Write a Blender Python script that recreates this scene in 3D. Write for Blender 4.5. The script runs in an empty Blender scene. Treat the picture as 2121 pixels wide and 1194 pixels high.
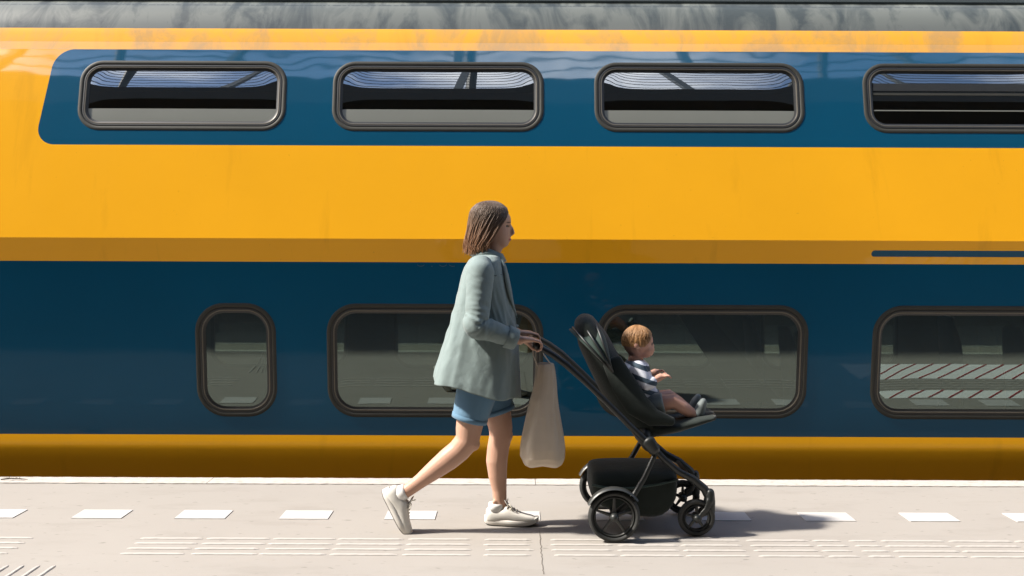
import bpy, bmesh, math, random
from mathutils import Vector, Matrix, noise
random.seed(7)
R = math.radians
S = bpy.context.scene
C = S.collection

# ------------------------------------------------------------------ camera
cam_d = bpy.data.cameras.new('camera')
cam_d.sensor_width = 36.0
cam_d.lens = 35.0
cam_d.clip_start = 0.05
cam_d.clip_end = 5000
cam = bpy.data.objects.new('camera', cam_d)
C.objects.link(cam)
cam.location = (0, 0, 1.45)
cam.rotation_euler = (Matrix.Rotation(R(90 - 2.388), 3, 'X') @ Matrix.Rotation(R(0.22), 3, 'Z')).to_euler()
S.camera = cam

# ------------------------------------------------------------------ sky and sun
SUN_EL, SUN_AZ = 45.0, 6.0      # light travels to +x and a little towards the train (+y)
w = bpy.data.worlds.new('World')
S.world = w
w.use_nodes = True
nt = w.node_tree
for n in list(nt.nodes):
    nt.nodes.remove(n)
out = nt.nodes.new('ShaderNodeOutputWorld')
bg = nt.nodes.new('ShaderNodeBackground')
bg.inputs['Strength'].default_value = 0.15
sky = nt.nodes.new('ShaderNodeTexSky')
sky.sky_type = 'NISHITA'
sky.sun_disc = False
sky.sun_elevation = R(SUN_EL)
sky.sun_rotation = R(270 - SUN_AZ)
sky.air_density = 1.0
sky.dust_density = 1.2
tc = nt.nodes.new('ShaderNodeTexCoord')
sep = nt.nodes.new('ShaderNodeSeparateXYZ')
nt.links.new(tc.outputs['Generated'], sep.inputs[0])
zc = nt.nodes.new('ShaderNodeMath'); zc.operation = 'MAXIMUM'; zc.inputs[1].default_value = 0.05
nt.links.new(sep.outputs['Z'], zc.inputs[0])
dv = nt.nodes.new('ShaderNodeVectorMath'); dv.operation = 'DIVIDE'
cz = nt.nodes.new('ShaderNodeCombineXYZ')
for i in range(3):
    nt.links.new(zc.outputs[0], cz.inputs[i])
nt.links.new(tc.outputs['Generated'], dv.inputs[0])
nt.links.new(cz.outputs[0], dv.inputs[1])
cn = nt.nodes.new('ShaderNodeTexNoise')
cn.inputs['Scale'].default_value = 1.5
cn.inputs['Detail'].default_value = 7
cn.inputs['Roughness'].default_value = 0.58
nt.links.new(dv.outputs[0], cn.inputs['Vector'])
cr = nt.nodes.new('ShaderNodeValToRGB')
cr.color_ramp.elements[0].position = 0.47
cr.color_ramp.elements[1].position = 0.68
nt.links.new(cn.outputs['Fac'], cr.inputs[0])
cm = nt.nodes.new('ShaderNodeMix'); cm.data_type = 'RGBA'
cm.inputs['B'].default_value = (9.0, 9.0, 9.2, 1)
nt.links.new(cr.outputs['Color'], cm.inputs['Factor'])
nt.links.new(sky.outputs[0], cm.inputs['A'])
nt.links.new(cm.outputs['Result'], bg.inputs['Color'])
nt.links.new(bg.outputs[0], out.inputs[0])

sd = bpy.data.lights.new('sun', 'SUN')
sd.energy = 4.6
sd.angle = R(3.5)
sd.color = (1.0, 0.93, 0.84)
sun = bpy.data.objects.new('sun', sd)
C.objects.link(sun)
sdir = Vector((math.cos(R(SUN_EL)) * math.cos(R(SUN_AZ)), math.cos(R(SUN_EL)) * math.sin(R(SUN_AZ)), -math.sin(R(SUN_EL))))
sun.rotation_euler = sdir.to_track_quat('-Z', 'Y').to_euler()
sun.location = (-10, -3, 12)

S.view_settings.view_transform = 'Standard'
S.view_settings.look = 'None'
S.view_settings.exposure = 1.2
S.view_settings.gamma = 1
S.view_settings.use_curve_mapping = False
S.render.engine = 'CYCLES'
S.cycles.use_denoising = True
S.cycles.max_bounces = 10
S.cycles.transparent_max_bounces = 12
S.cycles.caustics_reflective = False
S.cycles.caustics_refractive = False

# ------------------------------------------------------------------ helpers
WL = {}


class MB:
    def __init__(self):
        self.v, self.f, self.m = [], [], []

    def add(self, vs, fs, mi=0):
        o = len(self.v)
        self.v += [tuple(p) for p in vs]
        self.f += [tuple(i + o for i in f) for f in fs]
        self.m += [mi] * len(fs)

    def box(self, x0, x1, y0, y1, z0, z1, mi=0):
        vs = [(x, y, z) for z in (z0, z1) for y in (y0, y1) for x in (x0, x1)]
        self.add(vs, [(0, 2, 3, 1), (4, 5, 7, 6), (0, 1, 5, 4), (2, 6, 7, 3), (0, 4, 6, 2), (1, 3, 7, 5)], mi)

    def loft(self, rings, closed=True, cap=True, mi=0):
        n = len(rings[0])
        vs = [p for r in rings for p in r]
        fs = []
        for i in range(len(rings) - 1):
            for j in range(n if closed else n - 1):
                k = (j + 1) % n
                fs.append((i * n + j, i * n + k, (i + 1) * n + k, (i + 1) * n + j))
        if cap and closed:
            fs.append(tuple(range(n))[::-1])
            fs.append(tuple((len(rings) - 1) * n + j for j in range(n)))
        self.add(vs, fs, mi)

    def tube(self, pts, rad, n=12, cap=True, side=(0, 1, 0), dome=False, mi=0):
        """tube along pts; rad: number or (in-plane, sideways) per point"""
        P = [Vector(p) for p in pts]
        if not isinstance(rad, (list, tuple)):
            rad = [rad] * len(P)
        rad = [(r, r) if not isinstance(r, (list, tuple)) else r for r in rad]
        sv = Vector(side)
        T = []
        for i in range(len(P)):
            a = P[max(i - 1, 0)]
            b = P[min(i + 1, len(P) - 1)]
            T.append((b - a).normalized())
        rings = []

        def ring(c, t, ra, rb):
            s = sv - t * sv.dot(t)
            if s.length < 1e-4:
                s = Vector((1, 0, 0)) - t * t.x
            s.normalize()
            u = s.cross(t)
            return [c + u * (ra * math.cos(2 * math.pi * k / n)) + s * (rb * math.sin(2 * math.pi * k / n)) for k in range(n)]
        if dome:
            for a in (80, 55, 28):
                k = math.cos(R(a))
                r = rad[0]
                rings.append(ring(P[0] - T[0] * (min(r) * math.sin(R(a))), T[0], r[0] * k, r[1] * k))
        for i in range(len(P)):
            rings.append(ring(P[i], T[i], *rad[i]))
        if dome:
            for a in (28, 55, 80):
                k = math.cos(R(a))
                r = rad[-1]
                rings.append(ring(P[-1] + T[-1] * (min(r) * math.sin(R(a))), T[-1], r[0] * k, r[1] * k))
        self.loft(rings, True, cap, mi)

    def ball(self, c, r, nu=16, nv=10, mi=0):
        if not isinstance(r, (list, tuple)):
            r = (r, r, r)
        rings = []
        for i in range(nv + 1):
            a = -math.pi / 2 + math.pi * (i + 0.02 * (1 if i == 0 else -1 if i == nv else 0)) / nv
            rings.append([(c[0] + r[0] * math.cos(a) * math.cos(2 * math.pi * j / nu), c[1] + r[1] * math.cos(a) * math.sin(2 * math.pi * j / nu), c[2] + r[2] * math.sin(a)) for j in range(nu)])
        self.loft(rings, True, True, mi)

    def torus(self, c, R0, r, axis='y', nu=36, nv=10, sq=1.0, mi=0):
        rings = []
        for i in range(nu):
            a = 2 * math.pi * i / nu
            ring = []
            for j in range(nv):
                b = 2 * math.pi * j / nv
                q = R0 + r * math.cos(b)
                ring.append((c[0] + q * math.cos(a), c[1] + r * sq * math.sin(b), c[2] + q * math.sin(a)))
            rings.append(ring)
        rings.append(rings[0])
        self.loft(rings, True, False, mi)

    def mesh(self, name, smooth=False, fix=True):
        me = bpy.data.meshes.new(name)
        me.from_pydata(self.v, [], self.f)
        for p, m in zip(me.polygons, self.m):
            p.material_index = m
        if fix:
            bm = bmesh.new()
            bm.from_mesh(me)
            bmesh.ops.remove_doubles(bm, verts=bm.verts, dist=1e-6)
            bmesh.ops.recalc_face_normals(bm, faces=bm.faces)
            bm.to_mesh(me)
            bm.free()
        if smooth:
            for p in me.polygons:
                p.use_smooth = True
        me.update()
        return me


def sub(me, ang=35):
    """smooth by angle"""
    for p in me.polygons:
        p.use_smooth = True
    me.set_sharp_from_angle(angle=R(ang))
    return me


def obj(name, me, mat, parent=None, loc=(0, 0, 0), smooth=False):
    if isinstance(me, MB):
        me = me.mesh(name, smooth)
    o = bpy.data.objects.new(name, me)
    C.objects.link(o)
    if mat is not None and not me.materials:
        for m in (mat if isinstance(mat, (list, tuple)) else [mat]):
            me.materials.append(m)
    L = Vector(loc)
    if parent is not None:
        o.parent = parent
        o.location = L - WL[parent.name]
    else:
        o.location = L
    WL[o.name] = L
    return o


def root(name, loc, label, cat, group=None):
    o = bpy.data.objects.new(name, None)
    o.empty_display_size = 0.1
    C.objects.link(o)
    o.location = loc
    WL[o.name] = Vector(loc)
    return tag(o, label, cat, group)


def tag(o, label, cat, group=None):
    o['label'] = label
    o['category'] = cat
    if group:
        o['group'] = group
    return o


def struct(o):
    o['kind'] = 'structure'
    return o


def bake(me, mods):
    """evaluate modifiers once, give back the finished mesh"""
    o = bpy.data.objects.new('tmp', me)
    C.objects.link(o)
    for kind, kw in mods:
        m = o.modifiers.new(kind, kind)
        for k, v in kw.items():
            setattr(m, k, v)
    dg = bpy.context.evaluated_depsgraph_get()
    r = bpy.data.meshes.new_from_object(o.evaluated_get(dg))
    bpy.data.objects.remove(o)
    return r


def fuse(mb, voxel=0.007, it=4, fac=0.5):
    me = mb.mesh('fuse')
    r = bake(me, [('REMESH', dict(mode='VOXEL', voxel_size=voxel)), ('SMOOTH', dict(iterations=it, factor=fac))])
    for p in r.polygons:
        p.use_smooth = True
    return r


# ------------------------------------------------------------------ materials
def nmat(name):
    m = bpy.data.materials.new(name)
    m.use_nodes = True
    t = m.node_tree
    return m, t, t.nodes['Principled BSDF']


def N(t, kind, **kw):
    n = t.nodes.new(kind)
    for k, v in kw.items():
        setattr(n, k, v)
    return n


def math_n(t, op, a, b=None, c=None, clamp=False):
    n = t.nodes.new('ShaderNodeMath')
    n.operation = op
    n.use_clamp = clamp
    for i, x in enumerate((a, b, c)):
        if x is None:
            continue
        if isinstance(x, (int, float)):
            n.inputs[i].default_value = x
        else:
            t.links.new(x, n.inputs[i])
    return n.outputs[0]


def mixc(t, fac, a, b, blend='MIX'):
    n = t.nodes.new('ShaderNodeMix')
    n.data_type = 'RGBA'
    n.blend_type = blend
    for key, x in (('Factor', fac), ('A', a), ('B', b)):
        if isinstance(x, (int, float)):
            n.inputs[key].default_value = x if key == 'Factor' else (x, x, x, 1)
        elif isinstance(x, tuple):
            n.inputs[key].default_value = x + (1,) if len(x) == 3 else x
        else:
            t.links.new(x, n.inputs[key])
    return n.outputs['Result']


def noise_n(t, vec, scale, detail=4, rough=0.5, dist=0.0):
    n = t.nodes.new('ShaderNodeTexNoise')
    n.inputs['Scale'].default_value = scale
    n.inputs['Detail'].default_value = detail
    n.inputs['Roughness'].default_value = rough
    n.inputs['Distortion'].default_value = dist
    if vec is not None:
        t.links.new(vec, n.inputs['Vector'])
    return n.outputs['Fac']


def ramp(t, x, a, b, ca=(0, 0, 0), cb=(1, 1, 1)):
    n = t.nodes.new('ShaderNodeValToRGB')
    n.color_ramp.elements[0].position = a
    n.color_ramp.elements[1].position = b
    n.color_ramp.elements[0].color = ca + (1,)
    n.color_ramp.elements[1].color = cb + (1,)
    t.links.new(x, n.inputs[0])
    return n.outputs['Color']


def mapping(t, scale=(1, 1, 1), rot=(0, 0, 0), kind='Position'):
    if kind == 'Position':
        g = t.nodes.new('ShaderNodeNewGeometry')
        src = g.outputs['Position']
    else:
        g = t.nodes.new('ShaderNodeTexCoord')
        src = g.outputs[kind]
    m = t.nodes.new('ShaderNodeMapping')
    m.inputs['Scale'].default_value = scale
    m.inputs['Rotation'].default_value = rot
    t.links.new(src, m.inputs['Vector'])
    return m.outputs[0]


def bump(t, b, h, strength, dist=0.01):
    n = t.nodes.new('ShaderNodeBump')
    n.inputs['Strength'].default_value = strength
    n.inputs['Distance'].default_value = dist
    t.links.new(h, n.inputs['Height'])
    t.links.new(n.outputs[0], b.inputs['Normal'])
    return n


def pm(name, col, rough=0.5, metal=0.0, var=0.12, scale=15, bmp=0.0, bscale=200, bdist=0.002, coat=0.0, spec=0.5, sheen=0.0, sss=0.0):
    m, t, b = nmat(name)
    v = mapping(t, kind='Object')
    f = noise_n(t, v, scale, 5, 0.6)
    lo = tuple(c * (1 - var) for c in col)
    hi = tuple(min(1, c * (1 + var)) for c in col)
    t.links.new(mixc(t, f, lo, hi), b.inputs['Base Color'])
    b.inputs['Roughness'].default_value = rough
    b.inputs['Metallic'].default_value = metal
    b.inputs['Coat Weight'].default_value = coat
    b.inputs['Coat Roughness'].default_value = 0.06
    b.inputs['Specular IOR Level'].default_value = spec
    b.inputs['Sheen Weight'].default_value = sheen
    if sss:
        b.inputs['Subsurface Weight'].default_value = sss
        b.inputs['Subsurface Radius'].default_value = (0.012, 0.005, 0.003)
        b.inputs['Subsurface Scale'].default_value = 0.6
    if bmp:
        bump(t, b, noise_n(t, v, bscale, 3, 0.6), bmp, bdist)
    return m


def srgb(r, g, b):
    f = lambda c: c / 12.92 if c <= 0.04045 else ((c + 0.055) / 1.055) ** 2.4
    return tuple(f(c / 255) for c in (r, g, b))


YEL = (0.90, 0.42, 0.014)
BLU = (0.003, 0.069, 0.132)
GRY = (0.125, 0.13, 0.108)


def train_paint():
    m, t, b = nmat('train_paint')
    g = N(t, 'ShaderNodeNewGeometry')
    s = N(t, 'ShaderNodeSeparateXYZ')
    t.links.new(g.outputs['Position'], s.inputs[0])
    X, Z = s.outputs['X'], s.outputs['Z']

    def rbox(x0, x1, z0, z1, r, shear=0.0, zs=0.0):
        x = X
        if shear:
            x = math_n(t, 'SUBTRACT', X, math_n(t, 'MULTIPLY', math_n(t, 'SUBTRACT', Z, zs), shear))
        qx = math_n(t, 'SUBTRACT', math_n(t, 'ABSOLUTE', math_n(t, 'SUBTRACT', x, (x0 + x1) / 2)), (x1 - x0) / 2 - r)
        qz = math_n(t, 'SUBTRACT', math_n(t, 'ABSOLUTE', math_n(t, 'SUBTRACT', Z, (z0 + z1) / 2)), (z1 - z0) / 2 - r)
        a = math_n(t, 'MAXIMUM', qx, 0.0)
        c = math_n(t, 'MAXIMUM', qz, 0.0)
        ln = math_n(t, 'SQRT', math_n(t, 'ADD', math_n(t, 'MULTIPLY', a, a), math_n(t, 'MULTIPLY', c, c)))
        d = math_n(t, 'SUBTRACT', math_n(t, 'ADD', ln, math_n(t, 'MINIMUM', math_n(t, 'MAXIMUM', qx, qz), 0.0)), r)
        return math_n(t, 'LESS_THAN', d, 0.0)
    up = rbox(-3.14, 16.0, 2.113, 2.766, 0.13, 0.14, 2.3)
    thin = rbox(2.352, 16.0, 1.392, 1.434, 0.0205)
    low = math_n(t, 'MULTIPLY', math_n(t, 'GREATER_THAN', Z, 0.182), math_n(t, 'LESS_THAN', Z, 1.344))
    bl = math_n(t, 'MAXIMUM', math_n(t, 'MAXIMUM', up, thin), low)
    gr = math_n(t, 'GREATER_THAN', Z, 2.915)
    # weathering
    vst = mapping(t, (2.2, 1, 0.35))
    streak = noise_n(t, vst, 2.0, 6, 0.6, 0.4)
    vf = mapping(t, (1, 1, 1))
    blot = noise_n(t, vf, 0.9, 5, 0.55)
    fine = noise_n(t, mapping(t, (1, 1, 6)), 26, 4, 0.6)
    spk = noise_n(t, vf, 60, 2, 0.4)
    yel = mixc(t, blot, tuple(c * 0.90 for c in YEL), tuple(min(1, c * 1.07) for c in YEL))
    yel = mixc(t, ramp(t, streak, 0.60, 0.80), yel, tuple(c * 0.82 for c in YEL))
    # dust greys the yellow strip under the roof
    top = ramp(t, Z, 0, 1)
    hi = math_n(t, 'MULTIPLY', math_n(t, 'GREATER_THAN', Z, 2.766), math_n(t, 'MULTIPLY', ramp(t, noise_n(t, mapping(t, (1.6, 1, 1.2)), 2.4, 6, 0.65, 0.5), 0.44, 0.64), 0.6))
    yel = mixc(t, hi, yel, (0.40, 0.26, 0.13))
    blu = mixc(t, blot, tuple(c * 0.85 for c in BLU), tuple(c * 1.12 for c in BLU))
    # soot streaks on the grey roof shoulder
    soot = noise_n(t, mapping(t, (1.9, 0.5, 0.8), (0, R(14), 0)), 2.2, 6, 0.62, 0.9)
    grc = mixc(t, ramp(t, soot, 0.44, 0.60), GRY, (0.035, 0.042, 0.037))
    grc = mixc(t, math_n(t, 'MULTIPLY', fine, 0.35), grc, (0.10, 0.11, 0.10))
    # broken dark line of sealant and rivets along the lap below the gutter
    rv = math_n(t, 'MULTIPLY', math_n(t, 'LESS_THAN', math_n(t, 'ABSOLUTE', math_n(t, 'SUBTRACT', Z, 3.101)), 0.0035), ramp(t, noise_n(t, mapping(t, (1, 0, 0)), 38, 2, 0.5), 0.40, 0.5))
    drips = math_n(t, 'MULTIPLY', math_n(t, 'GREATER_THAN', Z, 3.098), ramp(t, noise_n(t, mapping(t, (1, 0.2, 0.3)), 9, 3, 0.6), 0.46, 0.6))
    grc = mixc(t, math_n(t, 'MAXIMUM', math_n(t, 'MULTIPLY', rv, 0.8), math_n(t, 'MULTIPLY', drips, 0.7)), grc, (0.022, 0.026, 0.023))
    col = mixc(t, bl, yel, blu)
    col = mixc(t, gr, col, grc)
    col = mixc(t, ramp(t, spk, 0.76, 0.82), col, mixc(t, 0.3, col, (0.03, 0.025, 0.02)))
    t.links.new(col, b.inputs['Base Color'])
    rg = mixc(t, gr, math_n(t, 'MULTIPLY_ADD', streak, 0.12, 0.26), 0.6)
    t.links.new(rg, b.inputs['Roughness'])
    b.inputs['Specular IOR Level'].default_value = 0.06
    ct = mixc(t, math_n(t, 'GREATER_THAN', Z, 1.4965), 0.28, mixc(t, math_n(t, 'GREATER_THAN', Z, 2.82), 1.0, 0.35))
    t.links.new(ct, b.inputs['Coat Weight'])
    t.links.new(mixc(t, math_n(t, 'GREATER_THAN', Z, 1.497), 1.45, 2.1), b.inputs['Coat IOR'])
    cro = mixc(t, math_n(t, 'GREATER_THAN', Z, 2.766), 0.03, 0.3)
    t.links.new(cro, b.inputs['Coat Roughness'])
    # sheet metal is never quite flat
    wav = noise_n(t, mapping(t, (1, 1, 1.8)), 1.6, 2, 0.4)
    bn = N(t, 'ShaderNodeBump')
    bn.inputs['Strength'].default_value = 0.2
    bn.inputs['Distance'].default_value = 0.01
    t.links.new(wav, bn.inputs['Height'])
    t.links.new(bn.outputs[0], b.inputs['Coat Normal'])
    return m


def glass(name, ior=2.3, tint=(0.27, 0.31, 0.27), gcol=(0.78, 0.96, 0.88)):
    m, t, b = nmat(name)
    t.nodes.remove(b)
    o = t.nodes['Material Output']
    tr = N(t, 'ShaderNodeBsdfTransparent')
    tr.inputs[0].default_value = tint + (1,)
    gl = N(t, 'ShaderNodeBsdfGlossy')
    gl.inputs['Roughness'].default_value = 0.004
    gl.inputs['Color'].default_value = gcol + (1,)
    fr = N(t, 'ShaderNodeFresnel')
    fr.inputs['IOR'].default_value = ior
    wv = noise_n(t, mapping(t, (1, 1, 2.0)), 2.2, 2, 0.4)
    bn = N(t, 'ShaderNodeBump')
    bn.inputs['Strength'].default_value = 0.03
    bn.inputs['Distance'].default_value = 0.01
    t.links.new(wv, bn.inputs['Height'])
    t.links.new(bn.outputs[0], gl.inputs['Normal'])
    mx = N(t, 'ShaderNodeMixShader')
    t.links.new(fr.outputs[0], mx.inputs[0])
    t.links.new(tr.outputs[0], mx.inputs[1])
    t.links.new(gl.outputs[0], mx.inputs[2])
    t.links.new(mx.outputs[0], o.inputs['Surface'])
    return m


def concrete(name, lo, hi, stain, sc=1.0):
    m, t, b = nmat(name)
    v = mapping(t)
    big = noise_n(t, v, 0.8 * sc, 6, 0.6)
    med = noise_n(t, mapping(t, (0.5, 1.4, 1)), 4 * sc, 6, 0.65)
    grit = noise_n(t, v, 170, 3, 0.6)
    col = mixc(t, big, lo, hi)
    col = mixc(t, math_n(t, 'MULTIPLY', ramp(t, med, 0.52, 0.75), 0.35), col, stain)
    spot = noise_n(t, mapping(t, (0.6, 1.5, 1)), 24, 3, 0.5)
    col = mixc(t, math_n(t, 'MULTIPLY', ramp(t, spot, 0.66, 0.73), 0.55), col, tuple(c * 0.55 for c in stain))
    col = mixc(t, math_n(t, 'MULTIPLY', grit, 0.25), col, tuple(c * 0.8 for c in lo))
    t.links.new(col, b.inputs['Base Color'])
    b.inputs['Roughness'].default_value = 0.85
    b.inputs['Specular IOR Level'].default_value = 0.25
    bump(t, b, math_n(t, 'ADD', grit, math_n(t, 'MULTIPLY', med, 1.2)), 0.35, 0.003)
    return m


def worn_white(name, wear_lo, wear_hi, base=(0.82, 0.80, 0.77), under=(0.42, 0.38, 0.34), sc=30):
    m, t, b = nmat(name)
    v = mapping(t, (1, 2.2, 1))
    f = noise_n(t, v, sc, 5, 0.7)
    f2 = noise_n(t, mapping(t), 3, 4, 0.6)
    col = mixc(t, f2, tuple(c * 0.93 for c in base), base)
    col = mixc(t, ramp(t, f, wear_lo, wear_hi), col, under)
    t.links.new(col, b.inputs['Base Color'])
    b.inputs['Roughness'].default_value = 0.7
    bump(t, b, noise_n(t, v, 120, 3, 0.6), 0.25, 0.002)
    return m


M = {}
M['paint'] = train_paint()
M['glass'] = glass('window_glass', 2.12)
M['glass_up'] = glass('upper_window_glass', 3.1, gcol=(0.93, 0.97, 1.0))
M['frame'] = pm('window_frame_metal', (0.034, 0.033, 0.026), 0.6, 0.0, 0.25, 8, spec=0.3)
M['seal'] = pm('window_rubber', (0.018, 0.018, 0.016), 0.45, 0, 0.2, 12)
M['bead'] = pm('glazing_bead_metal', (0.12, 0.105, 0.08), 0.4, 0.3, 0.1, 12)
M['dark'] = pm('interior_dark', (0.035, 0.037, 0.034), 0.7)
M['interior'] = pm('interior_panel', (0.07, 0.074, 0.066), 0.7)
M['seat'] = pm('seat_cloth', (0.02, 0.03, 0.05), 0.85)
M['pale_grey'] = pm('band_trim_grey', (0.17, 0.175, 0.15), 0.35, var=0.08, scale=3)  # flat grey of the stand-in bands and the vent trim
M['gutter'] = pm('roof_gutter', (0.05, 0.06, 0.055), 0.5, 0.2)
M['concrete'] = concrete('platform_concrete', (0.268, 0.248, 0.224), (0.328, 0.307, 0.28), (0.195, 0.176, 0.153))
M['edge'] = worn_white('edge_paint', 0.50, 0.66, (0.45, 0.42, 0.385), (0.31, 0.275, 0.24), 22)
M['dash'] = worn_white('line_paint', 0.60, 0.74, (0.465, 0.455, 0.44), (0.34, 0.315, 0.29), 26)
M['rib'] = worn_white('rib_paint', 0.62, 0.74, (0.415, 0.39, 0.36), (0.31, 0.28, 0.25), 30)
M['hatch'] = worn_white('hatch_white', 0.68, 0.8, (0.80, 0.80, 0.79), (0.5, 0.47, 0.44), 26)
M['red'] = pm('red_paint', (0.35, 0.03, 0.03), 0.7)
M['crack'] = pm('crack_dirt', (0.10, 0.085, 0.07), 0.95)
M['ballast'] = pm('ballast', (0.24, 0.21, 0.18), 0.95, var=0.4, scale=30, bmp=0.8, bscale=25, bdist=0.05)
M['steel'] = pm('rail_steel', (0.25, 0.22, 0.2), 0.4, 0.9)
M['canopy'] = pm('canopy_dark_metal', (0.035, 0.036, 0.033), 0.75, 0.0)
M['wall'] = pm('station_brick', (0.10, 0.075, 0.06), 0.9, var=0.3)
M['bar'] = pm('roof_bar_paint', (0.07, 0.08, 0.08), 0.5)

# ------------------------------------------------------------------ ground, platform
mb = MB(); mb.box(-60, 60, -40, 60, -1.25, -1.05)
struct(obj('track_bed', mb, M['ballast']))

mb = MB(); mb.box(-40, 40, -14, 6.13, -1.04, 0.0)
platform = struct(obj('platform', mb, M['concrete']))


def strip_mesh(x0, x1, y0, y1, z0, z1, jit=0.0, step=0.05, jf=True, jb=True):
    """thin raised strip along x with uneven long edges"""
    b = MB()
    n = max(1, int((x1 - x0) / step))
    rings = []
    for i in range(n + 1):
        x = x0 + (x1 - x0) * i / n
        a = y0 + (random.uniform(-jit, jit) if jf else 0)
        c = y1 + (random.uniform(-jit, jit) if jb else 0)
        rings.append([(x, a, z0), (x, a, z1), (x, c, z1), (x, c, z0)])
    b.loft(rings)
    return b


# edge stones: painted white, one stone every two metres
x = -19.85
while x < 19:
    e = obj('edge_stone', strip_mesh(x, x + 1.996, 5.992, 6.142, -0.05, 0.006, 0.004, 0.04), M['edge'], platform)
    x += 2.0
# broken white safety line
for k in range(-8, 18):
    x0 = -2.34 + 0.558 * k + random.uniform(-0.008, 0.008)
    w_ = 0.262 + random.uniform(-0.006, 0.008)
    obj('line_dash', strip_mesh(x0, x0 + w_, 5.222, 5.388, -0.01, 0.004, 0.0015, 0.03), M['dash'], platform)


def rib_mesh(L, along='x'):
    b = MB()
    rings = []
    n = max(3, int(L / 0.02))
    for i in range(n + 1):
        u = L * i / n
        e = 0.55 if i in (0, n) else 1.0
        hw = 0.0095 * e * (1 + random.uniform(-0.09, 0.09))
        z = 0.0055 * (0.45 if i in (0, n) else 1) * (1 + random.uniform(-0.12, 0.08))
        sec = [(-hw, -0.01), (-hw, z * 0.45), (-hw * 0.6, z), (hw * 0.6, z), (hw, z * 0.45), (hw, -0.01)]
        rings.append([(u, y, zz) if along == 'x' else (y, u, zz) for y, zz in sec])
    b.loft(rings)
    return b


ROWS = [4.866, 4.782, 4.701, 4.619]
segs = [(-2.95, -2.68), (-2.665, -2.356), (-1.83, -1.523), (-1.508, -1.192), (-1.178, -0.862), (-0.850, -0.522), (-0.506, -0.183), (-0.128, 0.104),
        (0.197, 0.50), (0.513, 0.815), (0.828, 1.136), (1.161, 1.472), (1.491, 1.645), (1.674, 1.808), (1.823, 2.144), (2.158, 2.479), (2.494, 2.80)]
x = -2.965
for k in range(7):
    segs.append((x - 0.32, x - 0.01)); x -= 0.33
x = 2.815
for k in range(10):
    segs.append((x, x + 0.31)); x += 0.325
for r, y in enumerate(ROWS):
    for a, c in segs:
        d = random.uniform(-0.006, 0.006)
        if a < -2.3 or a > 3:
            d = 0
        obj('tactile_rib', rib_mesh(c - a - random.uniform(0, 0.012)), M['rib'], platform, (a + d, y + random.uniform(-0.002, 0.002), 0), smooth=False)
for i in range(5):
    for k in range(5):
        obj('tactile_rib', rib_mesh(0.29, 'y'), M['rib'], platform, (-2.062 - 0.0705 * i, 4.152 - 0.31 * k, 0))
# expansion joint: a jagged dirty gap across the slab
mb = MB()
rings = []
y = 4.35
while y < 5.06:
    xx = 0.145 + 0.012 * noise.noise(Vector((0, y * 7, 0))) + 0.006 * noise.noise(Vector((3, y * 31, 0)))
    hw = 0.0010 + 0.0012 * abs(noise.noise(Vector((9, y * 13, 0)))) + (0.0008 if y < 4.95 else 0)
    if 5.0 < y < 5.9:
        hw *= 0.45
    rings.append([(xx - hw, y, 0.0012), (xx + hw, y, 0.0012)])
    y += 0.018
mb.loft(rings, closed=False)
obj('slab_joint', mb, M['crack'], platform)
# hatched keep-clear field beyond the right edge of the picture
for (y0, y1) in ((4.02, 4.56), (4.94, 5.17)):
    obj('hatch_field', strip_mesh(3.06, 6.6, y0, y1, -0.01, 0.003, 0.001, 0.1), M['hatch'], platform)
    for k in range(20):
        xa = 3.08 + k * 0.165
        b = MB()
        dx = (y1 - y0) * 0.95
        b.add([(xa + dx, y0, 0.0065), (xa + dx + 0.020, y0, 0.0065), (xa + 0.020, y1, 0.0065), (xa, y1, 0.0065)], [(0, 1, 2, 3)])
        obj('hatch_line', b, M['red'], platform)

# rails under the train
trk = struct(obj('railway_track', (lambda b: (b.box(-60, 60, 6.9, 9.5, -1.06, -0.98), b)[1])(MB()), M['ballast']))
for y in (7.42, 8.92):
    b = MB(); b.box(-60, 60, y - 0.035, y + 0.035, -0.985, -0.84)
    obj('rail', b, M['steel'], trk)
# opposite platform seen through the carriage
b = MB(); b.box(-60, 60, 13.6, 20, -1.04, 0.0)
farp = struct(obj('opposite_platform', b, M['concrete']))
for y0, y1 in ((13.58, 13.75), (14.6, 14.75)):
    obj('edge_line', strip_mesh(-30, 30, y0, y1, -0.01, 0.006, 0.002, 0.5), M['dash'], farp)
b = MB(); b.box(-60, 60, 18.6, 19.0, 0.0, 5.2)  # added wall, keeps the view through the carriage dark
tag(obj('backdrop_wall', b, M['wall']), 'dark brick wall added behind the opposite platform as a dark backdrop for the train windows', 'wall')

far_shade = root('far_shade_canopy', (0, 17, 0), 'low dark canopy added over the opposite platform to shade it', 'canopy')  # added roof, shades the opposite platform behind its sunlit edge
b = MB(); b.box(-60, 60, 14.3, 18.55, 3.9, 4.2)
obj('deck', b, M['canopy'], far_shade)
for k in range(-4, 5):
    b = MB(); b.tube([(k * 7 + 2, 16.5, 0), (k * 7 + 2, 16.5, 3.9)], 0.13, 14)
    obj('column', b, M['canopy'], far_shade, smooth=True)

# ------------------------------------------------------------------ train
PROF = [(6.84, -0.45), (6.775, -0.33), (6.722, -0.22), (6.682, -0.12), (6.650, -0.03), (6.630, 0.04), (6.622, 0.085), (6.6205, 0.115), (6.622, 0.145), (6.627, 0.182), (6.626, 0.20)]
XA, XB = -13.0, 15.0
train = root('double_decker_train', (0, 8.05, -0.84), 'yellow and blue double-decker train carriage standing at the platform edge', 'train')


def extrude(prof, xa=XA, xb=XB, step=0.7):
    b = MB()
    n = int((xb - xa) / step)
    rings = []
    for i in range(n + 1):
        x = xa + (xb - xa) * i / n
        rings.append([(x, y, z) for y, z in prof])
    b.loft(rings, closed=False)
    return b


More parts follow.
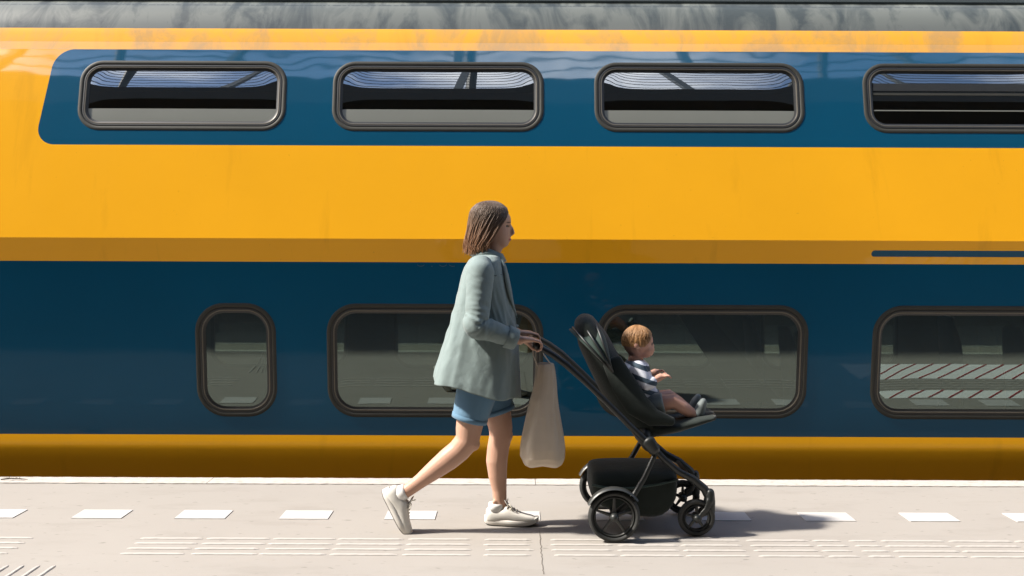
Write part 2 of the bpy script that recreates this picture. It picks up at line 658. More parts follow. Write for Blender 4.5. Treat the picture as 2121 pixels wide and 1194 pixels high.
obj('skirt', sub(extrude(PROF[:-1]).mesh('skirt'), 40), M['paint'], train)
obj('shoulder_panel', extrude([(6.546, 1.345), (6.490, 1.497)]), M['paint'], train)
obj('waist_panel', extrude([(6.490, 1.4972), (6.6221, 2.11)]), M['paint'], train)


class Plane:
    """a leaning flat side: s runs up the slope, x along the train, p out towards the platform"""
    def __init__(self, y0, z0, y1, z1):
        self.a = Vector((0, y0, z0)); self.d = Vector((0, y1 - y0, z1 - z0)); self.S = self.d.length
        self.d.normalize(); self.n = Vector((1, 0, 0)).cross(self.d)
        if self.n.y > 0:
            self.n = -self.n

    def at(self, x, s, p=0.0):
        v = self.a + self.d * s + self.n * p
        return (x, v.y, v.z)

    def s_of_z(self, z):
        return (z - self.a.z) / self.d.z


LOW = Plane(6.627, 0.182, 6.546, 1.345)
UPP = Plane(6.6221, 2.11, 6.775, 2.82)
for P_ in (LOW, UPP):
    assert P_.n.y < 0


def rrect(w_, h_, r, n=8):
    pts = []
    for cx, cy, a0 in ((w_ / 2 - r, h_ / 2 - r, 0), (-w_ / 2 + r, h_ / 2 - r, 90), (-w_ / 2 + r, -h_ / 2 + r, 180), (w_ / 2 - r, -h_ / 2 + r, 270)):
        for i in range(n + 1):
            a = R(a0 + 90 * i / n)
            pts.append((cx + r * math.cos(a), cy + r * math.sin(a), cx, cy, math.cos(a), math.sin(a)))
    return pts


def band(PL, wins, xa, xb, s0, s1):
    """flat side with rounded window openings; wins = (centre x, centre s, w, h, r)"""
    b = MB()
    wins = sorted(wins)
    cuts = [xa] + [(p[0] + p[2] / 2 + q[0] - q[2] / 2) / 2 for p, q in zip(wins, wins[1:])] + [xb]
    for i, (cx, cs, w_, h_, r) in enumerate(wins):
        L, Rr = cuts[i] - cx, cuts[i + 1] - cx
        B, T = s0 - cs, s1 - cs
        pts = rrect(w_, h_, r)
        inn, outp, side = [], [], []
        for x, s, ax, as_, c, sn in pts:
            c = 0 if abs(c) < 1e-9 else c
            sn = 0 if abs(sn) < 1e-9 else sn
            tx = ((Rr if c > 0 else L) - ax) / c if c else 1e9
            ts = ((T if sn > 0 else B) - as_) / sn if sn else 1e9
            k = min(tx, ts)
            inn.append((x, s)); outp.append((ax + c * k, as_ + sn * k))
            side.append(('R' if c > 0 else 'L') if tx < ts else ('T' if sn > 0 else 'B'))
        n = len(inn)
        vs = [PL.at(cx + x, cs + s) for x, s in inn] + [PL.at(cx + x, cs + s) for x, s in outp]
        fs = []
        cor = {frozenset('RT'): (Rr, T), frozenset('LT'): (L, T), frozenset('LB'): (L, B), frozenset('RB'): (Rr, B)}
        for j in range(n):
            k = (j + 1) % n
            if side[j] != side[k]:
                q = cor[frozenset((side[j], side[k]))]
                vs.append(PL.at(cx + q[0], cs + q[1]))
                fs.append((j, n + j, len(vs) - 1, n + k, k))
            else:
                fs.append((j, n + j, n + k, k))
        b.add(vs, fs)
    return b


def ring_mesh(PL, w_, h_, r, sec, n=10):
    """profile sec = (offset inwards, outward height) swept round a rounded rectangle, centred at x=0, s=0"""
    b = MB()
    rings = []
    base = PL.at(0, 0)
    for o, p in sec:
        ring = []
        for q in rrect(w_ - 2 * o, h_ - 2 * o, max(r - o, 0.01), n):
            v = PL.at(q[0], q[1], p)
            ring.append((v[0], v[1] - base[1], v[2] - base[2]))
        rings.append(ring)
    b.loft(rings, True, False)
    return b


def pane_mesh(PL, w_, h_, r, o, p, bulge=0.002, top=1.0):
    b = MB()
    base = PL.at(0, 0)
    W, H, r = w_ / 2 - o, h_ / 2 - o, max(r - o, 0.01)
    rows = []
    for i in range(25):
        s = -H + H * (1 + top) * (0.5 - 0.5 * math.cos(math.pi * i / 24))
        q = abs(s) - (H - r)
        hw = W if q <= 0 else W - r + math.sqrt(max(r * r - q * q, 0))
        row = []
        for j in range(29):
            x = hw * (-1 + 2 * j / 28)
            e = bulge * (1 - (s / H) ** 2) * (1 - (x / W) ** 8)
            v = PL.at(x, s, p + e)
            row.append((v[0], v[1] - base[1], v[2] - base[2]))
        rows.append(row)
    b.loft(rows, False, False)
    me = b.mesh('pane', True, False)
    if me.polygons[300].normal.dot(PL.n) < 0:
        me.flip_normals()
    return me


UW = [(-2.205, 1.385), (-0.498, 1.41), (1.245, 1.40), (3.04, 1.40), (4.83, 1.40), (6.6, 1.4)]
LW = [(-1.831, 0.535), (-0.509, 1.436), (1.263, 1.404), (3.10, 1.42), (4.87, 1.42), (6.64, 1.42)]
UH, UC, UR = 0.487, UPP.s_of_z(2.4495), 0.150
LH, LC, LR = 0.765, LOW.s_of_z(0.688), 0.195
HO = 0.016
obj('upper_side', band(UPP, [(x, UC, w_ - 2 * HO, UH - 2 * HO, UR - HO) for x, w_ in UW], XA, XB, 0, UPP.S), M['paint'], train)
obj('lower_side', band(LOW, [(x, LC, w_ - 2 * HO, LH - 2 * HO, LR - HO) for x, w_ in LW], XA, XB, 0, LOW.S), M['paint'], train)
SEC_F = [(0.0, -0.004), (0.0, 0.001), (0.004, 0.0035), (0.011, 0.0052), (0.019, 0.005), (0.025, 0.0035), (0.028, 0.0005), (0.028, -0.03)]
SEC_S = [(0.0275, 0.0), (0.034, 0.0025), (0.042, 0.0025), (0.047, -0.001), (0.056, -0.006), (0.066, -0.008), (0.066, -0.02)]
SEC_B = [(0.043, 0.0), (0.0445, 0.0035), (0.048, 0.0042), (0.051, 0.0025), (0.0515, -0.003)]


def window(PL, x, s, w_, h_, r, bulge, up):
    base = PL.at(x, s)
    fr = obj('window', sub(ring_mesh(PL, w_, h_, r, SEC_F).mesh('window'), 50), M['frame'], train, base)
    obj('seal', sub(ring_mesh(PL, w_, h_, r, SEC_S).mesh('seal'), 50), M['seal'], fr, base)
    obj('glazing_bead', sub(ring_mesh(PL, w_, h_, r, SEC_B).mesh('bead'), 50), M['bead'], fr, base)
    obj('pane', pane_mesh(PL, w_, h_, r, 0.063, -0.012, bulge), M['glass_up' if up else 'glass'], fr, base)
    return fr


for i, (x, w_) in enumerate(UW):
    fr = window(UPP, x, UC, w_, UH, UR, 0.0035, True)
    if i < 3:       # grey sheet on the foot of the pane, stands in for an inner panel
        obj('panel_stand_in', pane_mesh(UPP, w_, UH, UR, 0.064, -0.0105, 0.0035, -0.5), M['pale_grey'], fr, UPP.at(x, UC))
    if i >= 3:      # opening vent: frame bars behind the glass
        base = UPP.at(x, UC)
        for s_, hh, nm, mt in ((0.078, 0.026, 'sash_bar', 'seal'), (0.030, 0.008, 'sash_bar', 'frame'), (-0.085, 0.0035, 'rail_trim', 'pale_grey')):
            b = MB()
            vs = []
            for p in (-0.0085, -0.004):
                for xx, ss in ((-w_ / 2 + 0.07, s_ - hh), (w_ / 2 - 0.07, s_ - hh), (w_ / 2 - 0.07, s_ + hh), (-w_ / 2 + 0.07, s_ + hh)):
                    v = UPP.at(xx, ss, p); vs.append((v[0], v[1] - UPP.a.y, v[2] - UPP.a.z))
            b.add(vs, [(0, 1, 2, 3), (4, 5, 6, 7), (0, 1, 5, 4), (1, 2, 6, 5), (2, 3, 7, 6), (3, 0, 4, 7)])
            obj(nm, b, M[mt], fr, base)
for x, w_ in LW:
    window(LOW, x, LC, w_, LH, LR, 0.001, False)

ROOF = [(6.775, 2.8202), (6.7882, 2.88), (6.806, 2.945), (6.837, 3.01), (6.882, 3.07), (6.940, 3.118), (7.01, 3.152)]
obj('roof_shoulder', sub(extrude(ROOF).mesh('roof_shoulder'), 40), M['paint'], train)
ROOF2 = [(7.018, 3.16), (7.10, 3.20), (7.3, 3.30), (7.7, 3.40), (8.05, 3.42), (8.6, 3.38), (9.0, 3.22), (9.25, 2.95), (9.42, 2.4)]
obj('roof', sub(extrude(ROOF2).mesh('roof'), 40), M['gutter'], train)
obj('gutter_rail', sub(extrude([(7.02, 3.14), (6.99, 3.142), (6.985, 3.155), (6.99, 3.176), (7.03, 3.186)]).mesh('gutter'), 30), M['gutter'], train)
# riveted lap strip under the gutter
b = extrude([(6.934, 3.108), (6.942, 3.104), (6.978, 3.130), (6.972, 3.138)])
obj('lap_strip', b, M['paint'], train)
# faint pale remains of lettering just under the yellow line
M['print'] = pm('faded_print', (0.05, 0.10, 0.13), 0.5)
for x0, arc in ((-0.60, (200, 340)), (-0.525, (255, 275)), (-0.455, (200, 360)), (-0.39, (150, 300))):
    b = MB()
    rows = []
    for i in range(9):
        a = R(arc[0] + (arc[1] - arc[0]) * i / 8)
        xa, za = x0 + 0.026 * math.cos(a), 1.336 + 0.018 * math.sin(a)
        rows.append([LOW.at(xa, LOW.s_of_z(za - 0.002), 0.0012), LOW.at(xa, LOW.s_of_z(za + 0.002), 0.0012)])
    b.loft(rows, False)
    obj('faded_character', b, M['print'], train)

# inside of the carriage
b = MB(); b.box(XA, XB, 6.75, 9.35, -0.40, -0.34)
obj('lower_floor', b, M['dark'], train)
b = MB(); b.box(XA, XB, 6.64, 9.35, 1.38, 1.47)
obj('upper_floor', b, M['dark'], train)
b = MB(); b.box(XA, XB, 7.3, 9.2, 2.86, 2.90)
obj('upper_ceiling', b, M['dark'], train)
FAR = Plane(9.45, -0.40, 9.56, 1.40)
fw = [(-1.1 + 1.755 * k + 0.63, FAR.s_of_z(0.66), 1.27, 0.72, 0.16) for k in range(-2, 5)]
obj('far_side', band(FAR, fw, XA, XB, 0, FAR.S), M['interior'], train)
for q in fw:
    base = FAR.at(q[0], q[1])
    g_ = obj('far_window', sub(ring_mesh(FAR, q[2] + 0.04, q[3] + 0.04, q[4] + 0.02, [(0, -0.006), (0, 0.016), (0.02, 0.02), (0.035, 0.01), (0.035, -0.02)]).mesh('far_window'), 50), M['seal'], train, base)
    obj('pane', pane_mesh(FAR, q[2], q[3], q[4], 0.0, 0.0, 0.0), M['glass'], g_, base)
b = MB(); b.box(XA, XB, 9.42, 9.5, 1.45, 2.86)
obj('far_upper_side', b, M['dark'], train)


def seat_mesh():
    b = MB()
    b.tube([(0, 0, 0.0), (0.03, 0, 0.22), (-0.02, 0, 0.62), (-0.06, 0, 0.80)], [(0.05, 0.20), (0.06, 0.22), (0.05, 0.21), (0.035, 0.15)], 14, side=(0, 1, 0), dome=True)
    b.tube([(0.0, 0, 0.02), (0.42, 0, 0.05)], [(0.06, 0.21), (0.05, 0.21)], 12, side=(0, 1, 0), dome=True)
    return b.mesh('seat', True)


sm = seat_mesh()
for x in (-4.4, 2.15, 3.9, 5.7):
    for y in (7.15, 7.62, 8.8):
        obj('seat', sm, M['seat'], train, (x, y, 0.02))
# stair flank slanting through the saloon
b = MB()
b.add([(0.98, 7.7, 1.38), (1.15, 7.7, 1.38), (2.1, 7.7, 0.25), (1.75, 7.7, 0.25), (0.98, 7.74, 1.38), (1.15, 7.74, 1.38), (2.1, 7.74, 0.25), (1.75, 7.74, 0.25)],
      [(0, 1, 2, 3), (4, 5, 6, 7), (0, 1, 5, 4), (1, 2, 6, 5), (2, 3, 7, 6), (3, 0, 4, 7)])
obj('stair_flank', b, M['dark'], train)

# ------------------------------------------------------------------ station behind the camera (seen mirrored in the train)
can = root('platform_canopy', (0, -4, 0), 'dark flat canopy over the platform, mirrored in the upper train windows', 'canopy')
b = MB(); b.box(-40, 40, -14, 3.05, 4.72, 4.94)
obj('deck', b, M['canopy'], can)
b = MB(); b.box(-40, 40, 3.05, 3.15, 4.66, 4.98)
obj('fascia', b, M['canopy'], can)
for k in range(-4, 5):
    b = MB(); b.tube([(k * 8 + 4, -6, 0), (k * 8 + 4, -6, 4.72)], 0.14, 16)
    obj('column', b, M['canopy'], can, smooth=True)
b = MB(); b.box(-40, 40, -13.9, -13.6, 0.0, 4.71)
tag(obj('station_building', b, M['wall']), 'dim brick station front far under the canopy, mirrored in the lower windows', 'building')
gr = root('glass_roof_frame', (0, -9, 0), 'slender bars of a high glass roof mirrored in the upper windows', 'roof frame')
for k in range(17):
    y, z = -1.15 - k * 0.27, 7.85 + k * 0.36
    b = MB(); b.box(-30, 30, y - 0.009, y + 0.009, z - 0.010, z + 0.010)
    obj('glazing_bar', b, M['bar'], gr)
for k in range(-6, 7):
    xx = k * 3.8 - 0.9
    b = MB()
    b.add([(xx + d, y, z) for d in (-0.07, 0.07) for y, z in ((-0.9, 7.3), (-5.9, 13.97), (-5.9, 14.2), (-0.9, 7.53))], [(0, 1, 2, 3), (4, 5, 6, 7), (0, 1, 5, 4), (1, 2, 6, 5), (2, 3, 7, 6), (3, 0, 4, 7)])
    obj('rafter', b, M['bar'], gr)
    if k % 2 == 0:
        b = MB(); b.tube([(xx, -5.7, 0), (xx, -5.7, 13.8)], 0.12, 10)
        obj('post', b, M['bar'], gr)
#PEOPLE
# ------------------------------------------------------------------ materials of the walkers
def cloth(name, col, rough=0.85, var=0.10, weave=900, bs=0.25, fold=0.0):
    m, t, b = nmat(name)
    v = mapping(t, kind='Object')
    f = noise_n(t, v, 9, 5, 0.6)
    t.links.new(mixc(t, f, tuple(c * (1 - var) for c in col), tuple(min(1, c * (1 + var)) for c in col)), b.inputs['Base Color'])
    b.inputs['Roughness'].default_value = rough
    b.inputs['Specular IOR Level'].default_value = 0.2
    b.inputs['Sheen Weight'].default_value = 0.15
    h = noise_n(t, v, weave, 2, 0.5)
    if fold:
        h = math_n(t, 'ADD', math_n(t, 'MULTIPLY', h, 0.08), math_n(t, 'MULTIPLY', noise_n(t, v, 14, 3, 0.5, 0.6), fold))
        bump(t, b, h, 0.5, 0.02)
    else:
        bump(t, b, h, bs, 0.001)
    return m


def skin_mat(name, col, red):
    m, t, b = nmat(name)
    v = mapping(t, kind='Object')
    f = noise_n(t, v, 11, 5, 0.6)
    t.links.new(mixc(t, f, col, red), b.inputs['Base Color'])
    b.inputs['Roughness'].default_value = 0.5
    b.inputs['Specular IOR Level'].default_value = 0.35
    b.inputs['Subsurface Weight'].default_value = 0.12
    b.inputs['Subsurface Radius'].default_value = (0.012, 0.005, 0.003)
    b.inputs['Subsurface Scale'].default_value = 0.6
    bump(t, b, noise_n(t, v, 350, 2, 0.5), 0.08, 0.001)
    return m


M['skin'] = skin_mat('skin', (0.50, 0.31, 0.225), (0.44, 0.25, 0.175))
M['lip'] = pm('lip', (0.30, 0.10, 0.09), 0.5)
M['eye'] = pm('eye_dark', (0.03, 0.02, 0.018), 0.3)
M['bskin'] = skin_mat('child_skin', (0.52, 0.31, 0.23), (0.46, 0.24, 0.18))
M['jacket'] = cloth('jacket_linen', (0.185, 0.235, 0.230), fold=0.45)
M['denim'] = cloth('denim', (0.115, 0.215, 0.315), fold=0.3)
M['tee'] = cloth('tee_dark', (0.05, 0.06, 0.06))
M['sock'] = cloth('sock_white', (0.75, 0.74, 0.72))
M['leather'] = pm('shoe_leather', (0.62, 0.60, 0.55), 0.5, var=0.06, bmp=0.2, bscale=60)
M['sole'] = pm('shoe_sole', (0.66, 0.63, 0.58), 0.6, var=0.08)
M['tread'] = pm('shoe_tread', (0.08, 0.08, 0.075), 0.8)
M['lace'] = pm('shoe_lace', (0.50, 0.47, 0.40), 0.8)
M['canvas'] = cloth('tote_canvas', (0.56, 0.47, 0.37), fold=0.35)
M['black'] = pm('stroller_black', (0.012, 0.014, 0.013), 0.45, var=0.2)
M['sfab'] = cloth('stroller_fabric', (0.016, 0.022, 0.019), var=0.2, fold=0.35)
M['hood'] = cloth('stroller_hood', (0.035, 0.055, 0.048), var=0.2, fold=0.35)
M['rubber'] = pm('wheel_rubber', (0.020, 0.021, 0.020), 0.65, var=0.2)
M['rimg'] = pm('wheel_rim', (0.045, 0.047, 0.045), 0.4, 0.3)
M['bshoe'] = pm('child_shoe', (0.10, 0.12, 0.12), 0.7)
M['bshort'] = cloth('child_shorts', (0.20, 0.23, 0.22))


def hair_mat(name, root_c, tip_c, z0, z1):
    m, t, b = nmat(name)
    g = N(t, 'ShaderNodeNewGeometry')
    s_ = N(t, 'ShaderNodeSeparateXYZ')
    t.links.new(g.outputs['Position'], s_.inputs[0])
    k = math_n(t, 'DIVIDE', math_n(t, 'SUBTRACT', s_.outputs['Z'], z0), z1 - z0, clamp=True)
    st = noise_n(t, mapping(t, (60, 60, 4)), 2.5, 4, 0.6)
    k = math_n(t, 'ADD', k, math_n(t, 'MULTIPLY_ADD', st, 0.6, -0.3), clamp=True)
    col = mixc(t, k, tip_c, root_c)
    col = mixc(t, math_n(t, 'MULTIPLY', st, 0.5), col, tuple(c * 0.5 for c in root_c))
    t.links.new(col, b.inputs['Base Color'])
    b.inputs['Roughness'].default_value = 0.45
    b.inputs['Specular IOR Level'].default_value = 0.4
    bump(t, b, noise_n(t, mapping(t, (90, 90, 5)), 3, 3, 0.6), 0.6, 0.004)
    return m


M['hair'] = hair_mat('hair_brown', (0.12, 0.078, 0.050), (0.33, 0.165, 0.085), 1.43, 1.60)
M['bhair'] = hair_mat('hair_ginger', (0.36, 0.19, 0.075), (0.40, 0.22, 0.10), 0.8, 1.05)

# ------------------------------------------------------------------ the woman
WY = 5.07           # she walks along +x on this line


def wp(px, py, side=0.0):
    """design drawing (side view) -> metres on her walking line"""
    return Vector(((px - 1060) / 406.7, WY + side, (1094.6 - py) / 403.5))


woman = root('person', (-0.1, WY, 0), 'woman in pale green blazer and denim shorts walking behind the stroller', 'person')
sk = MB()
# far leg carries the weight
fa = 0.075
sk.tube([wp(1003, 752, fa), wp(1018, 810, fa), wp(1031, 862, fa), wp(1037, 890, fa), wp(1037, 908, fa), wp(1032, 932, fa), wp(1029, 960, fa), wp(1031, 992, fa), wp(1035, 1022, fa), wp(1036, 1042, fa), wp(1036, 1070, fa)],
        [(0.088, 0.088), (0.080, 0.080), (0.070, 0.070), (0.062, 0.060), (0.059, 0.056), (0.057, 0.054), (0.056, 0.055), (0.048, 0.046), (0.038, 0.034), (0.036, 0.031), (0.034, 0.030)], 20, dome=True)
sk.ball(wp(1051, 906, fa), (0.030, 0.034, 0.040))
sk.ball(wp(1024, 1046, fa - 0.026), (0.013, 0.010, 0.014), 10, 6)
# near leg trails, heel lifted
na = -0.075
sk.tube([wp(998, 752, na), wp(990, 800, na), wp(978, 850, na), wp(972, 884, na), wp(969, 906, na), wp(952, 926, na), wp(930, 944, na), wp(902, 966, na), wp(874, 988, na), wp(853, 1004, na), wp(838, 1014, na)],
        [(0.092, 0.090), (0.084, 0.084), (0.074, 0.074), (0.066, 0.064), (0.063, 0.060), (0.059, 0.056), (0.058, 0.057), (0.049, 0.048), (0.038, 0.036), (0.034, 0.031), (0.033, 0.030)], 20, dome=True)
sk.ball(wp(982, 912, na), (0.034, 0.036, 0.036))
# trunk under the clothes, neck
sk.tube([wp(1000, 770), wp(1000, 720), wp(1006, 660), wp(1008, 600), wp(1004, 556), wp(1006, 536)],
        [(0.10, 0.165), (0.105, 0.16), (0.09, 0.13), (0.10, 0.15), (0.085, 0.155), (0.05, 0.10)], 20, dome=True)
sk.tube([wp(1006, 540), wp(1016, 518), wp(1022, 500)], [(0.062, 0.066), (0.052, 0.054), (0.054, 0.055)], 16, dome=True)
# head
HX, HZ = 0.0, 1.444
HEAD = [(0.000, -0.080, -0.040, 0.022), (0.010, -0.105, -0.022, 0.040), (0.030, -0.135, -0.013, 0.053), (0.048, -0.152, -0.011, 0.060), (0.066, -0.168, -0.010, 0.065), (0.090, -0.182, -0.009, 0.069), (0.110, -0.189, -0.012, 0.071),
        (0.130, -0.193, -0.005, 0.074), (0.155, -0.193, -0.008, 0.075), (0.180, -0.185, -0.022, 0.070), (0.200, -0.168, -0.045, 0.056), (0.214, -0.145, -0.072, 0.036), (0.221, -0.125, -0.095, 0.014)]
rings = []
for z, xb_, xf, hw in HEAD:
    cx_, rx = (xb_ + xf) / 2, (xf - xb_) / 2
    ring = []
    for k in range(24):
        a = 2 * math.pi * k / 24
        c = math.cos(a)
        ring.append((HX + cx_ + rx * (abs(c) ** 0.9) * (1 if c > 0 else -1), WY + hw * math.sin(a), HZ + z))
    rings.append(ring)
sk.loft(rings)
sk.tube([(-0.010, WY, HZ + 0.112), (0.000, WY, HZ + 0.092), (0.005, WY, HZ + 0.074), (-0.006, WY, HZ + 0.064)], [(0.007, 0.008), (0.009, 0.010), (0.010, 0.013), (0.007, 0.010)], 10, dome=True)
sk.tube([(-0.022, WY - 0.018, HZ + 0.041), (-0.010, WY, HZ + 0.043), (-0.022, WY + 0.018, HZ + 0.041)], [0.006, 0.008, 0.006], 8, side=(0, 0, 1), dome=True)
for sgn in (-1, 1):
    sk.tube([(-0.105, WY + sgn * 0.072, HZ + 0.075), (-0.112, WY + sgn * 0.078, HZ + 0.105), (-0.100, WY + sgn * 0.076, HZ + 0.122)], [(0.010, 0.006), (0.016, 0.006), (0.010, 0.006)], 8, dome=True)
# arms: upper arm, forearm, palm, five curled fingers on the bar
BARX, BARZ, BARR = 0.122, 0.962, 0.0165
for sgn in (-1, 1):
    ys = sgn
    sh = wp(1000, 556, 0.175 * ys)
    el = wp(992, 664, 0.225 * ys)
    wr = Vector((0.038, WY + 0.185 * ys, 0.990))
    m1 = sh.lerp(el, 0.5)
    m2 = el.lerp(wr, 0.5)
    sk.tube([sh, m1, el, m2, wr], [(0.050, 0.050), (0.043, 0.043), (0.036, 0.036), (0.034, 0.032), (0.024, 0.028)], 16, dome=True)
    hy = WY + 0.180 * ys
    sk.tube([wr, (0.066, hy, 0.994), (0.098, hy, 0.992)], [(0.020, 0.026), (0.016, 0.038), (0.014, 0.040)], 14, dome=True)
    for q, (dy, ln, rr) in enumerate(((-0.031, 0.92, 0.0078), (-0.0105, 1.06, 0.0084), (0.0105, 1.0, 0.0084), (0.031, 0.80, 0.0070))):
        dy *= -ys
        f0 = (0.092, hy + dy * 0.9, 0.994)
        a0 = [(BARX + (BARR + 0.0095) * math.cos(R(t_)), hy + dy, BARZ + (BARR + 0.0095) * math.sin(R(t_))) for t_ in (95, 55, 10, -40, -85 * ln)]
        sk.tube([f0] + a0, [rr * 1.12, rr * 1.1, rr * 1.02, rr, rr * 0.95, rr * 0.82], 8, dome=True)
    ty = -ys * 0.036
    sk.tube([(0.060, hy + ty * 0.6, 0.985), (0.085, hy + ty * 1.15, 0.962), (0.104, hy + ty * 1.25, 0.942), (0.128, hy + ty * 1.1, 0.936)], [0.0125, 0.0105, 0.0095, 0.0080], 8, dome=True)
me = fuse(sk, 0.0052, 3)
o_body = obj('body', me, None, woman)
for m in (M['skin'], M['lip'], M['eye'], M['hair']):
    me.materials.append(m)
for p in me.polygons:
    c = p.center
    if c.z > 1.44:
        if abs(c.z - (HZ + 0.042)) < 0.006 and c.x > -0.030 and abs(c.y - WY) < 0.022:
            p.material_index = 1
        elif abs(c.z - (HZ + 0.108)) < 0.006 and c.x > -0.045 and 0.018 < abs(c.y - WY) < 0.046:
            p.material_index = 2
        elif abs(c.z - (HZ + 0.127)) < 0.0035 and c.x > -0.045 and 0.014 < abs(c.y - WY) < 0.05:
            p.material_index = 3

# hair: a bob to the shoulders
HR = [(1.682, -0.130, -0.095, 0.018, 0), (1.677, -0.155, -0.074, 0.042, 0), (1.665, -0.182, -0.052, 0.064, 4), (1.645, -0.203, -0.028, 0.080, 14), (1.620, -0.214, -0.009, 0.089, 30), (1.590, -0.219, -0.001, 0.093, 46),
      (1.560, -0.222, 0.000, 0.096, 58), (1.530, -0.226, -0.004, 0.098, 66), (1.500, -0.231, -0.012, 0.099, 72), (1.470, -0.236, -0.024, 0.098, 78), (1.447, -0.238, -0.036, 0.094, 84), (1.430, -0.236, -0.050, 0.086, 92)]


def hair_pt(i, u, k=1.0, dz=0.0):
    """u 0..1 round the head from the near face edge over the back to the far one"""
    i = min(max(i, 0), len(HR) - 1.001)
    a_, f = int(i), i - int(i)
    z, xb_, xf, hw, gap = [HR[a_][q] * (1 - f) + HR[a_ + 1][q] * f for q in range(5)]
    th = R(gap + (360 - 2 * gap) * u)
    cx_, rx = (xb_ + xf) / 2, (xf - xb_) / 2
    return Vector((cx_ + rx * k * math.cos(th), WY - hw * k * math.sin(th), z + dz))


hb = MB()
rings = []
NU = 64
for i in range(len(HR)):
    ring = []
    for j in range(NU + 1):
        u = j / NU
        k = 1 + 0.018 * math.sin(u * 97 + i * 0.5) + 0.02 * noise.noise(Vector((u * 14, i * 0.25, 0)))
        dz = 0.0
        if i >= len(HR) - 2:
            dz = 0.014 * noise.noise(Vector((u * 22, 3, i)))
        ring.append(hair_pt(i, u, k, dz))
    rings.append(ring)
hb.loft(rings, False)
hm = bake(hb.mesh('hair'), [('SOLIDIFY', dict(thickness=0.016, offset=-1.0))])
hb2 = MB()
for s_ in range(900):
    u = random.uniform(-0.02, 1.02)
    i0 = random.uniform(0.3, 3.5)
    i1 = random.uniform(9, 11.0)
    ph = random.uniform(0, 6)
    pts = []
    for q in range(9):
        i = i0 + (i1 - i0) * q / 8
        pts.append(hair_pt(i, min(1, max(0, u + 0.012 * math.sin(ph + q * 0.5))), 1.012 + random.uniform(-0.004, 0.022) + 0.01 * math.sin(ph + q)))
    pts.append(pts[-1] + Vector((random.uniform(-0.006, 0.006), random.uniform(-0.006, 0.006), -random.uniform(0.0, 0.030))))
    if s_ % 9 == 0:     # flyaways
        o_ = Vector((random.uniform(-1, 0.4), random.uniform(-1, 1), random.uniform(-0.3, 0.5)))
        pts = [p + o_ * 0.016 * (q / 9) ** 1.3 for q, p in enumerate(pts)]
    hb2.tube(pts, [0.0006, 0.0014, 0.0018, 0.0018, 0.0018, 0.0018, 0.0018, 0.0016, 0.0013, 0.0006], 4, cap=False)
bm = bmesh.new(); bm.from_mesh(hm)
t_me = hb2.mesh('strands'); bm.from_mesh(t_me); bm.to_mesh(hm); bm.free()
for p in hm.polygons:
    p.use_smooth = True
hm.materials.clear()
obj('hair', hm, M['hair'], woman)

# blazer
JR = [(1.412, -0.170, -0.070, 0.085), (1.400, -0.200, -0.055, 0.145), (1.378, -0.222, -0.042, 0.182), (1.345, -0.242, -0.030, 0.196), (1.300, -0.258, -0.018, 0.200), (1.224, -0.276, -0.004, 0.200), (1.16, -0.292, 0.004, 0.200), (1.10, -0.308, 0.014, 0.203),
      (1.04, -0.324, 0.022, 0.208), (0.98, -0.341, 0.029, 0.215), (0.92, -0.358, 0.034, 0.222), (0.856, -0.376, 0.038, 0.230), (0.80, -0.392, 0.041, 0.236), (0.76, -0.401, 0.042, 0.240), (0.725, -0.404, 0.043, 0.242)]


def jr(t_):
    """jacket outline at t 0 (neck) .. 1 (hem)"""
    q = t_ * (len(JR) - 1)
    a_ = min(int(q), len(JR) - 2)
    f = q - a_
    return [JR[a_][k] * (1 - f) + JR[a_ + 1][k] * f for k in range(4)]


def ridge(v):
    return 1 - 2 * abs(noise.noise(v))


jb = MB()
rings = []
NJ, NR = 170, 74
for i in range(NR + 1):
    t_ = i / NR
    z, xb_, xf, hw = jr(t_)
    cx_, rx = (xb_ + xf) / 2, (xf - xb_) / 2
    gap = 3 if t_ > 0.35 else 3 + 16 * (1 - t_ / 0.35)
    ring = []
    for j in range(NJ + 1):
        u = j / NJ
        th = R(gap + (360 - 2 * gap) * u)
        c, s_ = math.cos(th), math.sin(th)
        am = 0.042 * max(0, t_ - 0.15) ** 1.2
        k = 1 + am * (math.sin(5 * th + 1.2 + t_) + 0.6 * math.sin(9 * th - 2 * t_) + 0.9 * noise.noise(Vector((c * 2.2, s_ * 2.2, z * 2.5))))
        # long creases falling from the shoulder blade, short ones pulled towards the elbow
        k += 0.030 * min(1, t_ * 3) * (ridge(Vector((c * 2.6 + 5, s_ * 2.6, z * 1.3))) - 0.45)
        arm = math.exp(-((z - 1.07) / 0.13) ** 2)
        k += 0.040 * arm * (ridge(Vector((c * 2.0 + 1, s_ * 2.0, z * 9 + c * 4))) - 0.45)
        k += 0.012 * noise.noise(Vector((c * 7, s_ * 7, z * 14)))
        if abs(u - 0.5) < 0.006 and t_ > 0.08:      # centre back seam
            k -= 0.012
        x_ = cx_ + rx * k * (abs(c) ** 0.85) * (1 if c > 0 else -1)
        y_ = WY - hw * k * (abs(s_) ** 0.95) * (1 if s_ > 0 else -1)
        hem = max(0, (t_ - 0.55) / 0.45)
        zz = z + hem * (0.052 * (0.5 - 0.5 * c) - 0.048 * (0.5 + 0.5 * c)) + hem * 0.010 * math.sin(4 * th)
        ring.append((x_, y_, zz))
    rings.append(ring)
jb.loft(rings, False)
jm = bake(jb.mesh('jacket'), [('SOLIDIFY', dict(thickness=0.004, offset=-1.0))])
for p in jm.polygons:
    p.use_smooth = True
jk = obj('jacket', jm, M['jacket'], woman)
